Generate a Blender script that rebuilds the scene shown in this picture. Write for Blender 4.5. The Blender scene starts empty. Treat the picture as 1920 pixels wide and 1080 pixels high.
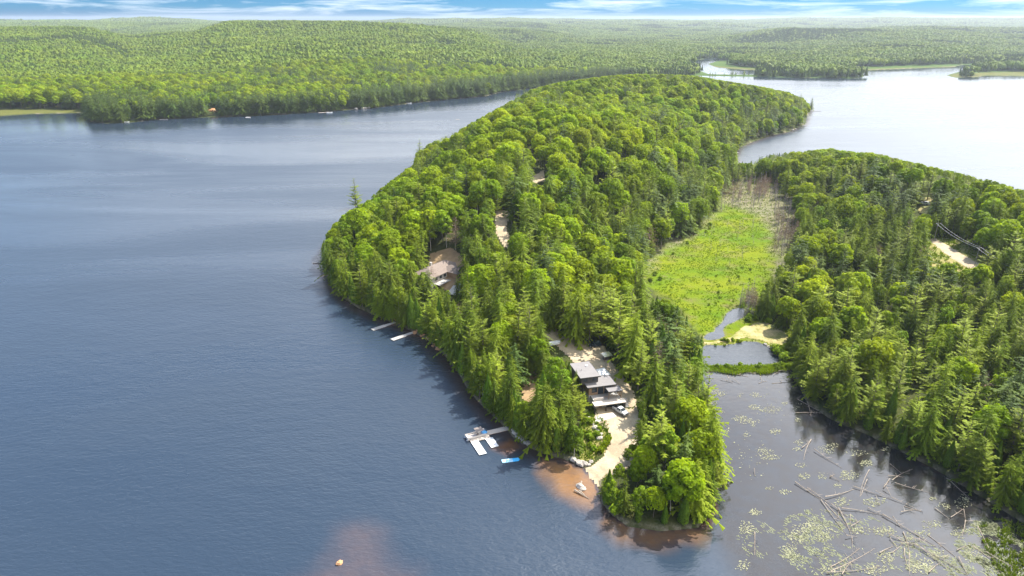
import bpy, math, random
import numpy as np
from mathutils import Vector, Matrix
rng = np.random.default_rng(7)
random.seed(7)
S = bpy.context.scene
COL = S.collection
PI = math.pi
R = math.radians
# ------------------------------------------------------------------ camera
PITCH = R(21.5); FPX = 1280.0; H = 120.0
sp, cp = math.sin(PITCH), math.cos(PITCH)
cam = bpy.data.cameras.new('camera'); camo = bpy.data.objects.new('camera', cam); COL.objects.link(camo)
camo.location = (0, 0, H); camo.rotation_euler = (PI/2 - PITCH, 0, 0)
cam.sensor_width = 36; cam.lens = FPX/1920*36; cam.clip_end = 60000; cam.clip_start = 1
S.camera = camo
def W(x, y, z=0.0):
    u = (x-960)/FPX; v = (y-540)/FPX; t = (H-z)/(sp+v*cp)
    return (u*t, t*(cp-v*sp))
def WD(x, zc, y=140):           # world point at image column x and view depth zc
    v = (y-540)/FPX
    return ((x-960)/FPX*zc, zc*(cp-v*sp))
def proj(X, Y, Z):
    zc = Y*cp-(Z-H)*sp; up = Y*sp+(Z-H)*cp
    zc = np.maximum(zc, 1e-3)
    return 960+FPX*X/zc, 540-FPX*up/zc, zc
def PW(pts): return np.array([W(*p) for p in pts])
def inside(poly, x, y):
    r = np.zeros(np.shape(x), bool); n = len(poly)
    for i in range(n):
        x0, y0 = poly[i]; x1, y1 = poly[(i+1) % n]
        if y0 == y1: continue
        c = ((y0 > y) != (y1 > y)) & (x < (x1-x0)*(y-y0)/(y1-y0)+x0)
        r ^= c
    return r
def edist(poly, x, y, closed=True):
    d = np.full(np.shape(x), 1e18); n = len(poly)
    for i in range(n if closed else n-1):
        x0, y0 = poly[i]; x1, y1 = poly[(i+1) % n]
        dx, dy = x1-x0, y1-y0; L = dx*dx+dy*dy+1e-9
        t = np.clip(((x-x0)*dx+(y-y0)*dy)/L, 0, 1)
        d = np.minimum(d, (x-x0-t*dx)**2+(y-y0-t*dy)**2)
    return np.sqrt(d)
def sdist(poly, x, y):
    d = edist(poly, x, y); return np.where(inside(poly, x, y), d, -d)
def sstep(a, b, x):
    t = np.clip((x-a)/(b-a), 0, 1); return t*t*(3-2*t)
# value noise
_P = rng.random((256, 256))
def vnoise(x, y):
    xi = np.floor(x).astype(int); yi = np.floor(y).astype(int); fx = x-xi; fy = y-yi
    fx = fx*fx*(3-2*fx); fy = fy*fy*(3-2*fy)
    a = _P[xi & 255, yi & 255]; b = _P[(xi+1) & 255, yi & 255]; c = _P[xi & 255, (yi+1) & 255]; d = _P[(xi+1) & 255, (yi+1) & 255]
    return (a*(1-fx)+b*fx)*(1-fy)+(c*(1-fx)+d*fx)*fy
def fbm(x, y, o=4):
    s = 0; a = 1; t = 0
    for k in range(o):
        s = s+a*vnoise(x*2**k+17*k, y*2**k+31*k); t += a; a *= .5
    return s/t
# ------------------------------------------------------------------ outlines of land and water
A_px = [(1100,880),(1062,862),(1010,848),(965,824),(940,795),(905,762),(882,738),(862,705),(838,672),(805,640),(760,615),(715,597),(672,578),(640,556),(618,530),(607,505),(603,488),
 (618,462),(645,432),(695,398),(748,352),(788,308),(820,292),(868,268),(905,238),(950,209),(1000,186),(1100,174),(1200,171),(1320,173),(1420,181),(1490,190),(1519,207),(1513,220),(1510,233),(1480,247),(1450,253),(1420,263),(1385,277),(1377,297),
 (1388,312),(1420,318),(1450,306),(1520,300),(1600,300),(1700,318),(1800,362),(1900,400),(2050,440),(2400,520),(2600,760),(2600,1300),(2200,1200),(2080,1080),(2000,1030),(1925,985),(1870,950),(1812,915),(1750,878),(1680,842),(1620,812),(1560,788),(1515,757),(1495,722),(1488,694),
 (1455,698),(1440,703),(1400,699),(1380,704),(1345,698),(1314,697),(1307,715),(1310,770),(1325,820),(1341,870),(1345,920),(1338,954),(1310,990),(1240,996),(1178,988),(1143,962),(1128,942),(1124,927),(1120,896)]
POND_px = [(1318,655),(1328,648),(1350,651),(1380,647),(1400,642),(1420,643),(1440,652),(1455,662),(1458,676),(1440,683),(1400,685),(1350,684),(1322,682)]
CREEK_px = [(1320,636),(1329,627),(1342,624),(1345,615),(1357,606),(1364,590),(1376,581),(1394,579),(1392,593),(1374,603),(1358,609),(1352,619),(1356,630),(1340,636)]
L_px = [(-1200,255),(-300,228),(0,218),(60,214),(160,212),(166,228),(200,232),(245,230),(300,224),(400,220),(470,218),(560,213),(620,209),(700,203),(780,193),(850,186),(910,181),(940,173),(1000,166),(1060,160),(1150,152),(1250,145),(1320,142),
 (1420,144),(1500,146),(1560,147),(1605,147),(1622,145),(1600,141),(1598,134),(1650,131),(1700,129),(1750,127),(1790,126),(1803,122),(1885,121),(1870,124),(1830,129),(1800,134),(1773,141),(1790,146),(1830,145),(1850,142),(1920,143),(2300,150),(3000,165)]
INLET_px = [(1330,139),(1302,128),(1305,114),(1330,109),(1392,108),(1347,113),(1327,120),(1340,126),(1380,130),(1420,132),(1422,140),(1380,140)]
A_w = PW(A_px); POND_w = PW(POND_px); CREEK_w = PW(CREEK_px)
L_w = np.vstack([PW(L_px), [(30000, 3000), (30000, 40000), (-30000, 40000), (-30000, 1000)]])
INLET_w = PW(INLET_px)
MARSH_px = [(1196,524),(1215,484),(1255,462),(1290,440),(1325,416),(1345,370),(1370,350),(1420,338),(1462,348),(1475,385),(1493,420),(1480,465),(1450,515),(1440,560),(1425,600),(1475,618),(1482,655),(1490,692),(1316,694),(1316,645),(1305,620),(1285,592),(1255,562),(1215,545)]
MARSH_w = PW(MARSH_px)
BUMPS = [(W(850,510)+(9,60,60)), (W(1000,470)+(8,60,70)), (W(1030,390)+(15,95,100)), (W(950,320)+(16,120,130)), (W(1150,330)+(15,120,120)), ((185,1000)+(34,205,190)), ((60,800)+(20,180,170)), ((330,920)+(9,100,110)),
 ((235,440)+(20,150,90)), ((345,345)+(18,110,90)), ((225,265)+(9,80,70)), ((330,250)+(14,90,90)), ((420,400)+(4,200,120))]
DRIVE = [(1108,890,0.0),(1135,858,.9),(1165,820,2.1),(1150,792,3.0),(1125,760,3.0),(1185,750,3.4),(1165,712,4.8),(1120,680,5.8),(1080,655,6.2),(1035,622,6.8),(1010,600,7.2)]
DRIVE_w = [(W(x, y, z)+(z,)) for x, y, z in DRIVE]
RX = np.array([-600,0,150,250,350,450,650,850,1000,1150,1300,1500,1700,1920,2500.])
RD = np.array([900,1300,1800,2500,3500,5500,9000,13000,25000.])
RT = np.array([
 [222,200,200,205,205,205,195,180,165,150,140,140,140,140,150],
 [150,148,150,152,150,142,130,138,150,145,138,138,136,136,140],
 [92,88,92,104,98,84,74,92,110,116,120,118,116,118,118],
 [50,50,56,74,64,44,41,56,86,96,98,92,88,90,90],
 [72,70,72,70,68,60,58,62,66,80,80,60,57,60,60],
 [45,46,45,43,44,52,54,44,46,50,56,62,60,60,60],
 [46,49,46,42,42,44,42,40,40,41,42,38,37,38,38],
 [50,52,52,52,52,52,52,52,52,52,52,48,48,48,48],
 [50,50,50,50,50,50,50,50,50,50,50,50,50,50,50]], float)
RH = H-RD[:, None]*(sp+(RT-540)/FPX*cp)-17
RH[0] = np.minimum(RH[0], 12); RH[-1] = RH[-2] = 40
def backh(X, Y):
    zc = Y*cp+(H-40)*sp; px = 960+FPX*X/np.maximum(zc, 10)
    px = np.clip(px, RX[0], RX[-1]); zc = np.clip(zc, RD[0], RD[-1])
    i = np.clip(np.searchsorted(RX, px)-1, 0, len(RX)-2); j = np.clip(np.searchsorted(RD, zc)-1, 0, len(RD)-2)
    fx = (px-RX[i])/(RX[i+1]-RX[i]); fy = (zc-RD[j])/(RD[j+1]-RD[j]); fx = fx*fx*(3-2*fx); fy = fy*fy*(3-2*fy)
    h = (RH[j, i]*(1-fx)+RH[j, i+1]*fx)*(1-fy)+(RH[j+1, i]*(1-fx)+RH[j+1, i+1]*fx)*fy
    n = fbm(X/620+3, Y/620+9, 4)-.5
    return h+n*np.clip(zc/42, 12, 75)*sstep(12000, 7000, zc)
def landinfo(X, Y):
    sa = sdist(A_w, X, Y)
    sa = np.minimum(sa, -sdist(POND_w, X, Y)); sa = np.minimum(sa, -sdist(CREEK_w, X, Y))
    sl = np.minimum(sdist(L_w, X, Y), -sdist(INLET_w, X, Y))
    return sa, sl
def height(X, Y, info=None):
    X = np.asarray(X, float); Y = np.asarray(Y, float)
    sa, sl = info if info is not None else landinfo(X, Y)
    b = 0
    for x, y, h, rx, ry in BUMPS: b = b+h*np.exp(-((X-x)/rx)**2-((Y-y)/ry)**2)
    md = np.maximum(-sdist(MARSH_w, X, Y), 0)
    b = (b+fbm(X/40, Y/40, 3)*3)*sstep(0, 70, md)
    base = 1.3*np.tanh(np.maximum(sa, 0)/2.2)*(.35+.65*sstep(0, 8, md))
    ha = base+b*sstep(0, 75, sa)
    wsum = 0; hs = 0; dm = 1e9
    for x, y, z in DRIVE_w:
        d2 = (X-x)**2+(Y-y)**2; w = 1/(d2+9)**1.5; wsum = wsum+w; hs = hs+w*z; dm = np.minimum(dm, d2)
    k = sstep(26, 9, np.sqrt(dm))*sstep(-1, 3, sa)
    ha = ha*(1-k)+hs/wsum*k
    hl = 1.0*np.tanh(np.maximum(sl, 0)/6)+np.maximum(backh(X, Y), 2)*sstep(0, 260, sl)
    out = np.where(sa > 0, ha, np.where(sl > 0, hl, np.maximum(-3., .35*np.maximum(sa, sl))-.12))
    return out
def ground_at(px, py):
    z = 0.0 if py > 640 else 6.0
    for _ in range(9):
        x, y = W(px, py, z); z = .35*z+.65*float(height(np.array([x]), np.array([y]))[0])
    x, y = W(px, py, z)
    return x, y, z
# ------------------------------------------------------------------ mesh helpers
def link(o, parent=None):
    COL.objects.link(o)
    if parent is not None: o.parent = parent
    return o
def tag(o, label=None, cat=None, group=None, kind=None):
    if label: o['label'] = label
    if cat: o['category'] = cat
    if group: o['group'] = group
    if kind: o['kind'] = kind
    return o
def empty(name, loc, rz=0, label=None, cat=None, group=None):
    o = bpy.data.objects.new(name, None); o.empty_display_size = .5; o.location = loc; o.rotation_euler.z = rz
    link(o); return tag(o, label, cat, group)
def npmesh(name, V, F, mats, fm=None, smooth=False):
    """V (n,3); F list of (array (m,k), material index) blocks"""
    me = bpy.data.meshes.new(name)
    V = np.asarray(V, np.float32); nv = len(V)
    loops = np.concatenate([f.reshape(-1) for f, _ in F]).astype(np.int32)
    tot = np.concatenate([np.full(len(f), f.shape[1]) for f, _ in F]).astype(np.int32)
    mi = np.concatenate([np.full(len(f), m) for f, m in F]).astype(np.int32)
    me.vertices.add(nv); me.vertices.foreach_set('co', V.reshape(-1))
    me.loops.add(len(loops)); me.loops.foreach_set('vertex_index', loops)
    me.polygons.add(len(tot)); st = np.zeros(len(tot), np.int32); st[1:] = np.cumsum(tot)[:-1]
    me.polygons.foreach_set('loop_start', st)
    for m in mats: me.materials.append(m)
    me.polygons.foreach_set('material_index', mi)
    me.polygons.foreach_set('use_smooth', np.full(len(tot), smooth))
    me.update(calc_edges=True)
    return me
class MB:
    def __init__(s): s.v = []; s.f = []; s.m = []
    def add(s, vs, fs, m=0):
        b = len(s.v); s.v += [tuple(v) for v in vs]; s.f += [tuple(b+i for i in f) for f in fs]; s.m += [m]*len(fs); return s
    def box(s, x0, x1, y0, y1, z0, z1, m=0):
        return s.add([(x0,y0,z0),(x1,y0,z0),(x1,y1,z0),(x0,y1,z0),(x0,y0,z1),(x1,y0,z1),(x1,y1,z1),(x0,y1,z1)],
                     [(3,2,1,0),(4,5,6,7),(0,1,5,4),(1,2,6,5),(2,3,7,6),(3,0,4,7)], m)
    def prism(s, poly, z0, z1, m=0):
        n = len(poly)
        z0 = z0 if hasattr(z0, '__len__') else [z0]*n; z1 = z1 if hasattr(z1, '__len__') else [z1]*n
        return s.add([(p[0],p[1],z0[i]) for i, p in enumerate(poly)]+[(p[0],p[1],z1[i]) for i, p in enumerate(poly)],
                     [tuple(range(n-1,-1,-1)), tuple(range(n,2*n))]+[(i,(i+1)%n,n+(i+1)%n,n+i) for i in range(n)], m)
    def tube(s, pts, rad, n=6, m=0, caps=True):
        pts = [Vector(p) for p in pts]; k = len(pts); rad = rad if hasattr(rad, '__len__') else [rad]*k
        vs = []
        for i, p in enumerate(pts):
            d = (pts[min(i+1,k-1)]-pts[max(i-1,0)]).normalized(); a = d.orthogonal().normalized(); b = d.cross(a)
            vs += [p+(a*math.cos(t)+b*math.sin(t))*rad[i] for t in [2*PI*j/n for j in range(n)]]
        fs = [(i*n+j, i*n+(j+1)%n, (i+1)*n+(j+1)%n, (i+1)*n+j) for i in range(k-1) for j in range(n)]
        if caps: fs += [tuple(range(n-1,-1,-1)), tuple(range((k-1)*n, k*n))]
        return s.add(vs, fs, m)
    def blob(s, c, r, m=0, seed=0, j=.18, nu=8, nv=6):
        rr = random.Random(seed); vs = []; fs = []
        for i in range(nv+1):
            for k in range(nu):
                a = PI*i/nv; b = 2*PI*k/nu; q = 1+rr.uniform(-j, j)
                vs.append((c[0]+r[0]*q*math.sin(a)*math.cos(b), c[1]+r[1]*q*math.sin(a)*math.sin(b), c[2]+r[2]*q*math.cos(a)))
        for i in range(nv):
            for k in range(nu): fs.append((i*nu+k, (i+1)*nu+k, (i+1)*nu+(k+1)%nu, i*nu+(k+1)%nu))
        return s.add(vs, fs, m)
    def mesh(s, name, mats, smooth=False):
        me = bpy.data.meshes.new(name); me.from_pydata(s.v, [], s.f)
        for mm in (mats if isinstance(mats, (list, tuple)) else [mats]): me.materials.append(mm)
        me.polygons.foreach_set('material_index', s.m)
        if smooth: me.polygons.foreach_set('use_smooth', [True]*len(s.f))
        me.update(); return me
    def build(s, name, mats, parent=None, smooth=False, **kw):
        o = bpy.data.objects.new(name, s.mesh(name, mats, smooth)); link(o, parent)
        return tag(o, **kw) if kw else o
# ------------------------------------------------------------------ materials
class NT:
    def __init__(s, tree): s.t = tree; s.n = tree.nodes; s.l = tree.links
    def node(s, typ, **kw):
        n = s.n.new(typ)
        for k, v in kw.items():
            if k.startswith('i_'):
                key = k[2:].replace('_', ' ')
                sock = n.inputs[int(key)] if key.isdigit() else n.inputs[key]
                s.set(sock, v)
            else: setattr(n, k, v)
        return n
    def set(s, sock, v):
        if isinstance(v, bpy.types.NodeSocket): s.l.new(v, sock)
        elif isinstance(v, tuple) and len(v) == 3 and sock.type == 'RGBA': sock.default_value = (*v, 1)
        else: sock.default_value = v
    def math(s, op, a, b=0.0, c=0.0, clamp=False):
        n = s.n.new('ShaderNodeMath'); n.operation = op; n.use_clamp = clamp
        for i, v in enumerate((a, b, c)): s.set(n.inputs[i], v)
        return n.outputs[0]
    def mix(s, f, a, b, mode='MIX'):
        n = s.n.new('ShaderNodeMix'); n.data_type = 'RGBA'; n.blend_type = mode; n.clamp_factor = True
        s.set(n.inputs[0], f); s.set(n.inputs[6], a); s.set(n.inputs[7], b); return n.outputs[2]
    def noise(s, vec, scale, detail=3, rough=.5, dist=0):
        n = s.n.new('ShaderNodeTexNoise'); n.inputs['Scale'].default_value = scale; n.inputs['Detail'].default_value = detail
        n.inputs['Roughness'].default_value = rough; n.inputs['Distortion'].default_value = dist
        if vec is not None: s.l.new(vec, n.inputs['Vector'])
        return n.outputs[0]
    def remap(s, v, a, b, c, d):
        n = s.n.new('ShaderNodeMapRange'); s.set(n.inputs[0], v)
        for i, q in enumerate((a, b, c, d)): n.inputs[i+1].default_value = q
        return n.outputs[0]
def newmat(name):
    m = bpy.data.materials.new(name); m.use_nodes = True; m.node_tree.nodes.clear(); t = NT(m.node_tree)
    t.out = t.node('ShaderNodeOutputMaterial'); return m, t
def pbsdf(t, **kw):
    n = t.node('ShaderNodeBsdfPrincipled')
    for k, v in kw.items(): t.set(n.inputs[k.replace('_', ' ')], v)
    return n
def plain(name, col, rough=.7, var=.15, scale=1.5, metal=0., bump=0.):
    m, t = newmat(name); g = t.node('ShaderNodeTexCoord').outputs['Object']
    n = t.noise(g, scale, 4, .6); k = t.remap(n, .25, .75, 1-var, 1+var)
    c = t.mix(1.0, col, t.node('ShaderNodeCombineColor', i_0=k, i_1=k, i_2=k).outputs[0], 'MULTIPLY')
    b = pbsdf(t, Base_Color=c, Roughness=rough, Metallic=metal)
    if bump:
        bn = t.node('ShaderNodeBump', i_Strength=bump, i_Distance=.1, i_Height=t.noise(g, scale*4, 4)); t.l.new(bn.outputs[0], b.inputs['Normal'])
    t.l.new(b.outputs[0], t.out.inputs[0]); return m
def leafmat(name, ca, cb, trans=.3, tcol=1.6, var=.25):
    m, t = newmat(name)
    rnd = t.node('ShaderNodeObjectInfo').outputs['Random']
    pos = t.node('ShaderNodeNewGeometry').outputs['Position']
    tone = t.node('ShaderNodeAttribute', attribute_name='tone').outputs['Fac']
    big = t.noise(pos, .011, 3, .6)
    f = t.math('ADD', t.math('MULTIPLY', rnd, .55), t.remap(big, .3, .7, 0, .45))
    c = t.mix(f, ca, cb)
    r2 = t.math('FRACT', t.math('MULTIPLY', rnd, 7.31))
    k = t.math('MULTIPLY', t.math('ADD', .72, t.math('MULTIPLY', tone, .56)), t.remap(r2, 0, 1, 1-var, 1+var))
    c = t.mix(1.0, c, t.node('ShaderNodeCombineColor', i_0=k, i_1=k, i_2=k).outputs[0], 'MULTIPLY')
    d = pbsdf(t, Base_Color=c, Roughness=.6)
    d.inputs['Specular IOR Level'].default_value = .10
    tr = t.node('ShaderNodeBsdfTranslucent', i_Color=t.mix(1.0, c, (tcol*1.1, tcol, tcol*.45), 'MULTIPLY'))
    mx = t.node('ShaderNodeMixShader', i_0=trans); t.l.new(d.outputs[0], mx.inputs[1]); t.l.new(tr.outputs[0], mx.inputs[2])
    t.l.new(mx.outputs[0], t.out.inputs[0]); return m
M = {}
M['maple'] = leafmat('maple_leaves', (.130,.23,.003), (.270,.32,.004), .42, 1.7)
M['spruce'] = leafmat('spruce_needles', (.090,.150,.008), (.200,.245,.012), .36, 1.7, .28)
M['pine'] = leafmat('pine_needles', (.135,.19,.014), (.22,.26,.020), .36, 1.6)
M['cedar'] = leafmat('cedar_sprays', (.085,.165,.010), (.14,.215,.016), .28, 1.6)
M['dead'] = leafmat('dead_needles', (.17,.115,.075), (.24,.165,.11), .1, 1.2)
M['farmaple'] = leafmat('far_leaves', (.085,.150,.006), (.17,.215,.007), .34, 1.6, .16); M['farspruce'] = leafmat('far_needles', (.046,.086,.012), (.095,.130,.017), .18, 1.3, .2)  # shaded sides of far canopy put into darker colours; needles also suit dark conifers
M['shrub'] = leafmat('shrub_leaves', (.11,.20,.008), (.22,.28,.010), .3, 1.6)
M['bark'] = plain('bark', (.13,.10,.08), .9, .3, 3)
M['birch'] = plain('pale_bark', (.42,.38,.33), .9, .25, 3)
M['snag'] = plain('grey_dead_wood', (.30,.255,.225), .9, .25, 2)
M['drift'] = plain('driftwood', (.31,.255,.195), .9, .45, .9)
M['twig'] = plain('bare_twigs', (.25,.19,.15), .9, .2, 2)
M['rock'] = plain('rock', (.40,.36,.31), .9, .3, .8, bump=.5)
M['orangerock'] = plain('orange_rock', (.50,.27,.13), .9, .3, .3, bump=.5)
M['deck'] = plain('pale_decking', (.60,.52,.43), .8, .1, 2)
M['greydeck'] = plain('grey_decking', (.38,.36,.33), .8, .15, 2)
M['float'] = plain('dock_float', (.17,.10,.07), .8, .2, 2)
M['white'] = plain('white_paint', (.78,.78,.76), .4, .04)
M['offwhite'] = plain('pale_upholstery', (.62,.56,.50), .7, .08)
M['alu'] = plain('brushed_metal', (.60,.60,.60), .35, .06, metal=.8)
M['taupe'] = plain('taupe_canvas', (.24,.20,.175), .8, .1)
M['blue'] = plain('blue_cover', (.10,.38,.72), .7, .12)
M['bluemat'] = plain('blue_foam', (.05,.42,.80), .6, .1)
M['lightblue'] = plain('light_blue_foam', (.35,.62,.80), .6, .1)
M['roof'] = plain('dark_grey_roof', (.20,.185,.18), .85, .1, .7)
M['brownroof'] = plain('brown_shingles', (.21,.165,.135), .9, .18, 2.0, bump=.3)
M['fascia'] = plain('dark_fascia', (.04,.037,.035), .6, .1)
M['siding'] = plain('dark_siding', (.085,.075,.07), .7, .12)
M['wood'] = plain('cedar_siding', (.30,.19,.11), .7, .15)
M['stone'] = plain('pale_stone', (.45,.42,.38), .9, .2, 1.5, bump=.4)
M['concrete'] = plain('concrete', (.58,.55,.49), .85, .07, .6)
M['glassdark'] = plain('window_glass', (.03,.04,.05), .06, .05)
M['black'] = plain('black_rubber', (.015,.015,.016), .7, .1)
M['darkcar'] = plain('dark_blue_paint', (.02,.032,.045), .25, .05)
M['silver'] = plain('silver_paint', (.62,.62,.62), .3, .04, metal=.3)
M['chrome'] = plain('chrome', (.7,.7,.7), .2, .02, metal=1.0)
M['lamp'] = plain('lamp_lens', (.75,.75,.7), .15, .02)
M['redlamp'] = plain('red_lens', (.4,.02,.02), .2, .02)
M['pole'] = plain('weathered_pole', (.27,.24,.20), .9, .2)
M['wire'] = plain('wire', (.45,.45,.45), .5, .05)
M['dirt'] = plain('bare_earth', (.30,.20,.10), .95, .25, .4)
def gravelmat(name, ca, cb):
    m, t = newmat(name); pos = t.node('ShaderNodeNewGeometry').outputs['Position']
    a = t.noise(pos, .16, 6, .75); b = t.noise(pos, 2.2, 4, .7)
    f = t.math('ADD', t.remap(a, .38, .62, -.1, .8), t.remap(b, .3, .7, -.25, .4), clamp=True)
    bs = pbsdf(t, Base_Color=t.mix(f, ca, cb), Roughness=.95)
    bn = t.node('ShaderNodeBump', i_Strength=.6, i_Distance=.15, i_Height=b); t.l.new(bn.outputs[0], bs.inputs['Normal'])
    t.l.new(bs.outputs[0], t.out.inputs[0]); return m
M['gravel'] = gravelmat('gravel', (.34,.26,.165), (.50,.41,.27))
M['sand'] = gravelmat('sand', (.17,.18,.03), (.46,.35,.17))
M['lawn'] = gravelmat('dry_lawn', (.16,.19,.02), (.33,.25,.09))
# ground: forest floor, shore, marsh, meadow by painted surface masks (what grows / lies there)
def groundmat():
    m, t = newmat('ground'); pos = t.node('ShaderNodeNewGeometry').outputs['Position']
    def at(n): return t.node('ShaderNodeAttribute', attribute_name=n).outputs['Fac']
    a = t.noise(pos, .35, 5, .7); b = t.noise(pos, .03, 4, .6); c3 = t.noise(pos, 1.6, 3, .6)
    c = t.mix(t.remap(a, .3, .7, 0, 1), (.030,.050,.010), (.075,.075,.025))
    far = t.mix(t.remap(b, .3, .7, 0, 1), (.035,.075,.010), (.065,.11,.014))
    c = t.mix(at('far'), c, far)
    mm = t.mix(t.remap(b, .36, .60, 0, 1), (.080,.145,.003), (.150,.180,.004))
    mm = t.mix(t.remap(a, .56, .72, 0, .75), mm, (.075,.115,.02))
    mm = t.mix(t.remap(t.noise(pos, .075, 4, .65), .52, .68, 0, .8), mm, (.14,.125,.045))
    c = t.mix(at('marsh'), c, mm)
    c = t.mix(at('dry'), c, t.mix(t.remap(a, .3, .7, 0, 1), (.15,.13,.085), (.25,.215,.15)))
    c = t.mix(at('meadow'), c, t.mix(t.remap(a, .3, .7, 0, 1), (.06,.085,.015), (.14,.125,.035)))
    c = t.mix(at('shore'), c, t.mix(t.remap(c3, .3, .7, 0, 1), (.14,.11,.08), (.34,.29,.22)))
    bs = pbsdf(t, Base_Color=c, Roughness=.95); bs.inputs['Specular IOR Level'].default_value = .08
    h = t.math('ADD', t.math('MULTIPLY', a, .7), t.math('MULTIPLY', c3, .3))
    bn = t.node('ShaderNodeBump', i_Strength=.9, i_Distance=.9, i_Height=h); t.l.new(bn.outputs[0], bs.inputs['Normal'])
    t.l.new(bs.outputs[0], t.out.inputs[0]); return m
M['ground'] = groundmat()
def watermat(name='water', deep=(.022,.036,.056), murky=False):
    m, t = newmat(name); pos = t.node('ShaderNodeNewGeometry').outputs['Position']
    bed = t.node('ShaderNodeAttribute', attribute_name='bed').outputs['Fac']
    bc = t.node('ShaderNodeAttribute', attribute_name='bedcol').outputs['Color']
    sep = t.node('ShaderNodeSeparateXYZ', i_0=pos)
    n1 = t.noise(pos, .25, 4, .6)
    f = t.math('MULTIPLY', bed, t.remap(n1, .3, .7, .7, 1.15), clamp=True)
    c = t.mix(f, deep, bc)
    mp = t.node('ShaderNodeMapping'); t.l.new(pos, mp.inputs[0]); mp.inputs['Rotation'].default_value = (0,0,R(-28)); mp.inputs['Scale'].default_value = (.45,1,1)
    w1 = t.noise(mp.outputs[0], .95, 3, .55, .3); w2 = t.noise(mp.outputs[0], 2.6, 2, .5); w3 = t.noise(mp.outputs[0], .22, 2, .5)
    mp2 = t.node('ShaderNodeMapping'); t.l.new(pos, mp2.inputs[0]); mp2.inputs['Scale'].default_value = (.0028,.0105,1); mp2.inputs['Rotation'].default_value = (0,0,R(6))
    wind = t.noise(mp2.outputs[0], 1.0, 4, .55, .6)       # wind lanes: ruffled and smooth water
    calm = t.node('ShaderNodeAttribute', attribute_name='calm').outputs['Fac']
    amp = t.math('MULTIPLY', t.remap(wind, .38, .62, .65, 1.15), t.math('SUBTRACT', 1, t.math('MULTIPLY', calm, .8)))
    hh = t.math('MULTIPLY', t.math('ADD', t.math('ADD', t.math('MULTIPLY', w1, 1.), t.math('MULTIPLY', w2, .35)), t.math('MULTIPLY', w3, 1.1)), amp)
    bn = t.node('ShaderNodeBump', i_Strength=1.0, i_Distance=.17, i_Height=hh)
    rough = t.math('MULTIPLY', t.remap(wind, .38, .62, .18, .36), t.math('SUBTRACT', 1, t.math('MULTIPLY', calm, .75)))
    bs = pbsdf(t, Base_Color=c, Roughness=rough, IOR=1.52, Normal=bn.outputs[0])
    t.l.new(bs.outputs[0], t.out.inputs[0]); return m
M['water'] = watermat()
# ------------------------------------------------------------------ terrain sheet
def polar(nr, na, r0, r1, a0, a1):
    r = r0*(r1/r0)**np.linspace(0, 1, nr); a = np.linspace(a0, a1, na)
    RR, AA = np.meshgrid(r, a, indexing='ij')
    X = RR*np.sin(AA); Y = RR*np.cos(AA)
    i = np.arange(nr-1)[:, None]*na+np.arange(na-1)[None, :]
    F = np.stack([i, i+1, i+na+1, i+na], -1).reshape(-1, 4)[:, ::-1]
    return X.ravel(), Y.ravel(), F
def attr(me, name, v, typ='FLOAT'):
    a = me.attributes.new(name, typ, 'POINT')
    if typ == 'FLOAT': a.data.foreach_set('value', np.asarray(v, np.float32))
    else: a.data.foreach_set('color', np.asarray(v, np.float32).ravel())
X, Y, F = polar(620, 620, 60, 15500, R(-62), R(62))
info = landinfo(X, Y)
Z = height(X, Y, info)
me = npmesh('ground', np.stack([X, Y, Z], 1), [(F, 0)], [M['ground']], smooth=True)
sa, sl = info
md = sdist(MARSH_w, X, Y)
gx, gy, _z = proj(X, Y, Z)
attr(me, 'marsh', sstep(-3, 3, md+fbm(X/6, Y/6, 3)*8-4)*(sa > 0))
drypoly = PW([(1200,525),(1215,480),(1290,440),(1335,405),(1350,365),(1380,345),(1470,350),(1500,420),(1488,470),(1455,520),(1450,450),(1420,405),(1360,385),(1345,405),(1300,445),(1230,485)])
attr(me, 'dry', sstep(-6, 5, sdist(drypoly, X, Y)+fbm(X/5, Y/5, 3)*14-8)*.75*(sa > 0))
mea = inside([(-60,150),(0,148),(22,147),(28,153),(24,160),(0,166),(-60,170)], gx, gy) | (inside([(-80,206),(60,206),(160,207),(162,214),(60,216),(-80,222)], gx, gy))
mea |= inside([(1315,117),(1340,124),(1420,129),(1425,133),(1380,132),(1330,126)], gx, gy) | inside([(1598,130),(1700,127),(1795,124),(1800,128),(1700,132),(1600,136)], gx, gy) | inside([(1770,145),(1790,138),(1850,136),(1960,134),(1960,147),(1800,149)], gx, gy)
attr(me, 'meadow', np.where(mea & (sl > 0), 1., 0.))
attr(me, 'shore', np.maximum(sstep(1.6, .3, sa)*(sa > 0), sstep(4, .5, sl)*(sl > 0))*.6)
attr(me, 'far', sstep(1200, 1500, np.hypot(X, Y)))
o = bpy.data.objects.new('ground', me); link(o); tag(o, kind='structure', label='wooded ground of the peninsulas and far hills', cat='ground')
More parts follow.
